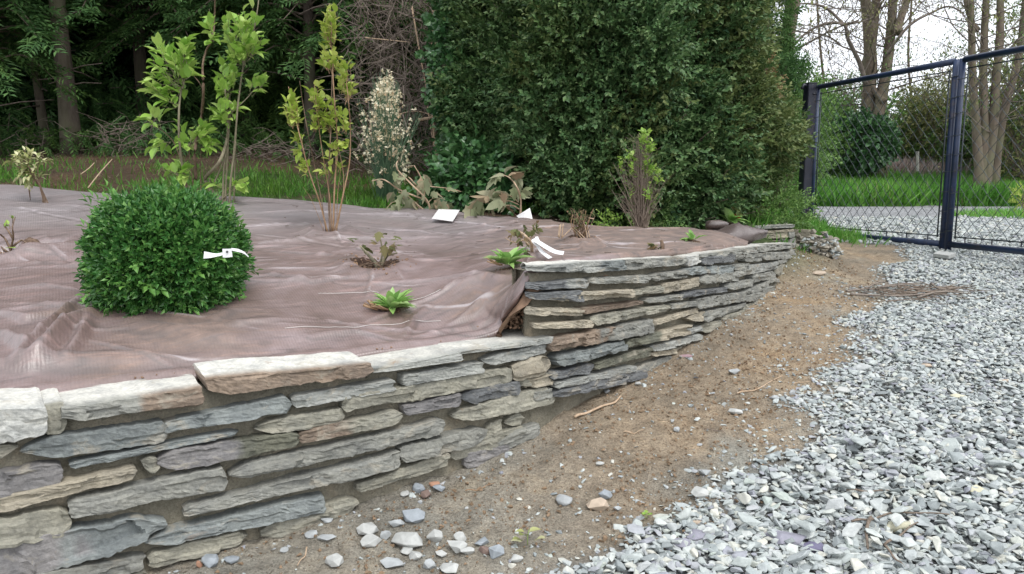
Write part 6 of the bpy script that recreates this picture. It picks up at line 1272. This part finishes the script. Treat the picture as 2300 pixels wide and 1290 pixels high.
sprout(1185, 1228, 6, .06, 'fallen pale yellow leaf cluster on the earth right of the pebbles', L_VAR, 'fallen_leaf')
# mud-coloured plastic scrap at the foot of the wall
p = on_ground(1545, 800); tag(MB().add(*(lambda t: (t[0]*(.07,.05,.012) + p + (0,0,.008), t[1]))(blob(16, flat=.8))).obj('plastic_scrap', simple('pink_plastic', (.36,.24,.26), .5)), 'dirty pink scrap of plastic half buried at the foot of the tall wall', 'litter')

# ------------------------------------------------------------------ trees beyond the gate
def bare_tree(stems, Y, label, r, depth=4, bark=BARK2, leafm=L_OLIVE, nleaf=2200, seed=0, spread=.55, leafsize=.10, group=None, nbr=9, reach=2.6):
    g = random.Random(seed); p0 = atY(*stems[0][0][0], Y); z = float(land_z(p0[0], p0[1])); t = thing('bare_tree', (p0[0], p0[1], z), label, 'tree', group); br = MB(); tips = []
    def grow(P, D, L, rad, lev):
        n = 5; pts = [P]; d = D / np.linalg.norm(D)
        for i in range(n): d = d + np.array([g.gauss(0, .16), g.gauss(0, .16), g.gauss(.03, .12)]); d /= np.linalg.norm(d); pts.append(pts[-1] + d*L/n)
        br.add(*tube(pts, np.linspace(rad, rad*.45, n+1), 6 if lev < 2 else 3, False)); tips.append((pts[-1], d)); tips.append((pts[3], d))
        if lev >= depth: return
        for q in range(3 if lev < 2 else 4):
            i = g.randint(2, n); s = rdir(1)[0]; nd = d*.7 + s*spread*1.5 + np.array([0, 0, .12 if g.random() < .6 else -.15]); grow(pts[i], nd, L*g.uniform(.5, .75), rad*.5, lev+1)
    for i, (pts, rr) in enumerate([(s, r) if not isinstance(s, tuple) else s for s in stems]):
        P = px_path([(a, b_) for a, b_ in pts], Y, .0, 5); P[:, 1] += np.linspace(0, g.uniform(-.5, .5), len(P))
        if i == 0 or pts[0][1] > 320: P = np.vstack([[P[0][0], P[0][1], float(land_z(P[0][0], P[0][1])) - .15], P])
        rad = np.linspace(rr, rr*.55, len(P)); rad[:2] *= 1.2; MB().add(*tube(P, rad, 12, True, .25, i)).obj('trunk' if pts[0][1] > 320 or i == 0 else 'limb', bark, t, smooth=True)
        for q in range(nbr):
            k = g.randint(int(len(P)*.3), len(P)-1); s = rdir(1)[0]*(1,.7,.5); s[2] = g.uniform(-.1, .9); grow(P[k], s, reach*g.uniform(.4, 1), rr*.16, 2)
    tag(br.obj('branches', TWIG2, t), kind='stuff')
    T = np.array([a for a, b_ in tips]); k = rng.integers(0, len(T), nleaf); Pp = T[k] + rng.normal(size=(nleaf, 3))*.16; mb = MB(); scatter(mb, leaf_q(.4), Pp, frames(rdir(nleaf, -.8)), U(.5, 1.2, nleaf)*leafsize); tag(mb.obj('buds', leafm, t), kind='stuff'); return t
TWIG2 = bark_mat('tree_twigs', (.10,.08,.07), (.20,.17,.14), 20, .5)
BUDS = leaf_mat('brown_catkin', [(0, (.12,.08,.07)), (.6, (.19,.13,.10)), (1, (.24,.20,.12))], .8, .3)
bare_tree([([(1950,352),(1947,250),(1950,150),(1943,60),(1932,-20),(1920,-200)], .23), ([(1950,150),(1962,70),(1972,-20),(1985,-200)], .17)], 24, 'two-stemmed bare tree with a straight trunk behind the round dark bush', .27, seed=1, leafm=L_OLIVE, nleaf=3600)
bare_tree([([(1977,355),(1972,290),(1985,220),(2000,150),(2012,70),(2020,-10),(2030,-150)], .20), ([(2012,75),(2030,35),(2050,-10),(2080,-120)], .13), ([(1985,230),(1970,200),(1968,150)], .10)], 23.5, 'leaning forked bare tree just right of the straight one', .24, seed=2, leafm=BUDS, nleaf=3000)
bare_tree([([(2200,400),(2190,300),(2178,180),(2172,80),(2165,-60)], .125), ([(2205,400),(2210,300),(2205,180),(2207,60),(2212,-60)], .13), ([(2212,402),(2225,300),(2228,180),(2232,80),(2228,-60)], .14), ([(2195,70),(2185,30),(2180,-40)], .07)], 20.5, 'cluster of tall brown trunks rising from one base behind the right gate leaf', .2, seed=3, nleaf=3000)
bare_tree([([(2234,396),(2240,320),(2255,230),(2275,150),(2285,60),(2292,-60)], .12)], 21, 'single trunk leaning right beside the cluster of trunks', .15, seed=4, leafm=L_MID, nleaf=4200)
bare_tree([([(1748,330),(1740,200),(1728,90),(1722,-60)], .13), ([(1745,250),(1757,130),(1765,20),(1768,-60)], .15), ([(1757,130),(1775,60),(1790,-60)], .07)], 13, 'cluster of tan trunks between the big bush and the white sky', .15, seed=5, leafm=L_OLIVE, nleaf=500, nbr=5, reach=1.3)
bare_tree([([(2040,380),(2050,250),(2045,120),(2055,0),(2060,-100)], .05)], 27, 'slender bare tree far behind the middle of the gate', .05, seed=6, leafm=BUDS, nbr=20)
bare_tree([([(1860,380),(1855,250),(1840,120),(1830,0),(1835,-100)], .05)], 27, 'slender bare tree far behind the left gate leaf', .05, seed=8, leafm=BUDS, nbr=18)
# long bough reaching left across the sky
t = thing('long_bough', atY(1945, 160, 22.5), 'long crooked bough arching left across the white sky', 'branch')
for i, (p, r) in enumerate([([(1945,190),(1930,140),(1905,90),(1895,55),(1850,55),(1810,75),(1785,100)], .07), ([(1895,55),(1870,30),(1840,12),(1790,8)], .05), ([(1895,55),(1930,50),(1960,40)], .04), ([(1985,130),(2040,60),(2090,30),(2130,15),(2165,30)], .05)]): stem(t, px_path(p, 22.5, .3, 5, i), r, r*.4, TWIG2, 'limb', 6)
leafbush('round_bush', atY(1932, 322, 22.6), (.72,.7,.62), 1500, .34, L_IVY, 'round dark ivy-covered bush beyond the left gate leaf', lumps=.15, spr=IV)
leafbush('round_bush', atY(1878, 335, 22.8), (.75,.7,.50), 1300, .30, L_MID, 'lighter green bush left of the round dark one', lumps=.4)
for i, (px, py, Y, rx, rz, m, lab) in enumerate([(2070,300,27,1.5,1.5,L_MID,'green thicket behind the right half of the left gate leaf'), (2110,270,26,1.2,1.7,L_OLIVE,'olive budding thicket just left of the middle stiles'), (1880,250,30,1.4,1.2,L_MID,'airy pale green sapling behind the left gate leaf'), (2270,290,24,1.3,2.2,L_MID,'dark green bushes behind the right gate leaf'), (2160,330,25.5,1.0,1.1,L_MID,'green shrub seen through the trunk cluster'), (2340,200,22,1.6,2.6,L_OLIVE,'yellowish green tree crown at the right edge'), (1800,300,24,1.4,1.5,L_MID,'green shrub right behind the dark gate post'), (2010,340,27,1.2,.7,L_MID,'low green scrub between the bare trunks and the thicket')]):
    leafbush('wild_shrub', atY(px, py, Y), (rx, .9, rz), 1400, .34, m, lab, lumps=.6, inner=.9, twigs=50)
leafbush('yellow_green_plant', atY(2302, 440, 12.5), (.13,.15,.2), 80, .12, L_YELLOW, 'yellow-green leafy plant at the right edge beyond the gate', 'plant', twigs=8)
mass('far_wood', 10, 75, 48, 55, 0, 4.5, 3500, (1.5, 2.6), L_MID)
for x, y0, y1, lab in [(1929,342,390,'short pale wooden post in the meadow beyond the left gate leaf'), (2061,340,385,'faint pale post farther right in the meadow')]:
    a, b_ = atY(x, y1, 23.6), atY(x, y0, 23.6); tag(MB().add(*tube([a, b_], .045, 7)).obj('field_post', simple('weathered_wood', (.42,.41,.36), .85)), lab, 'post')
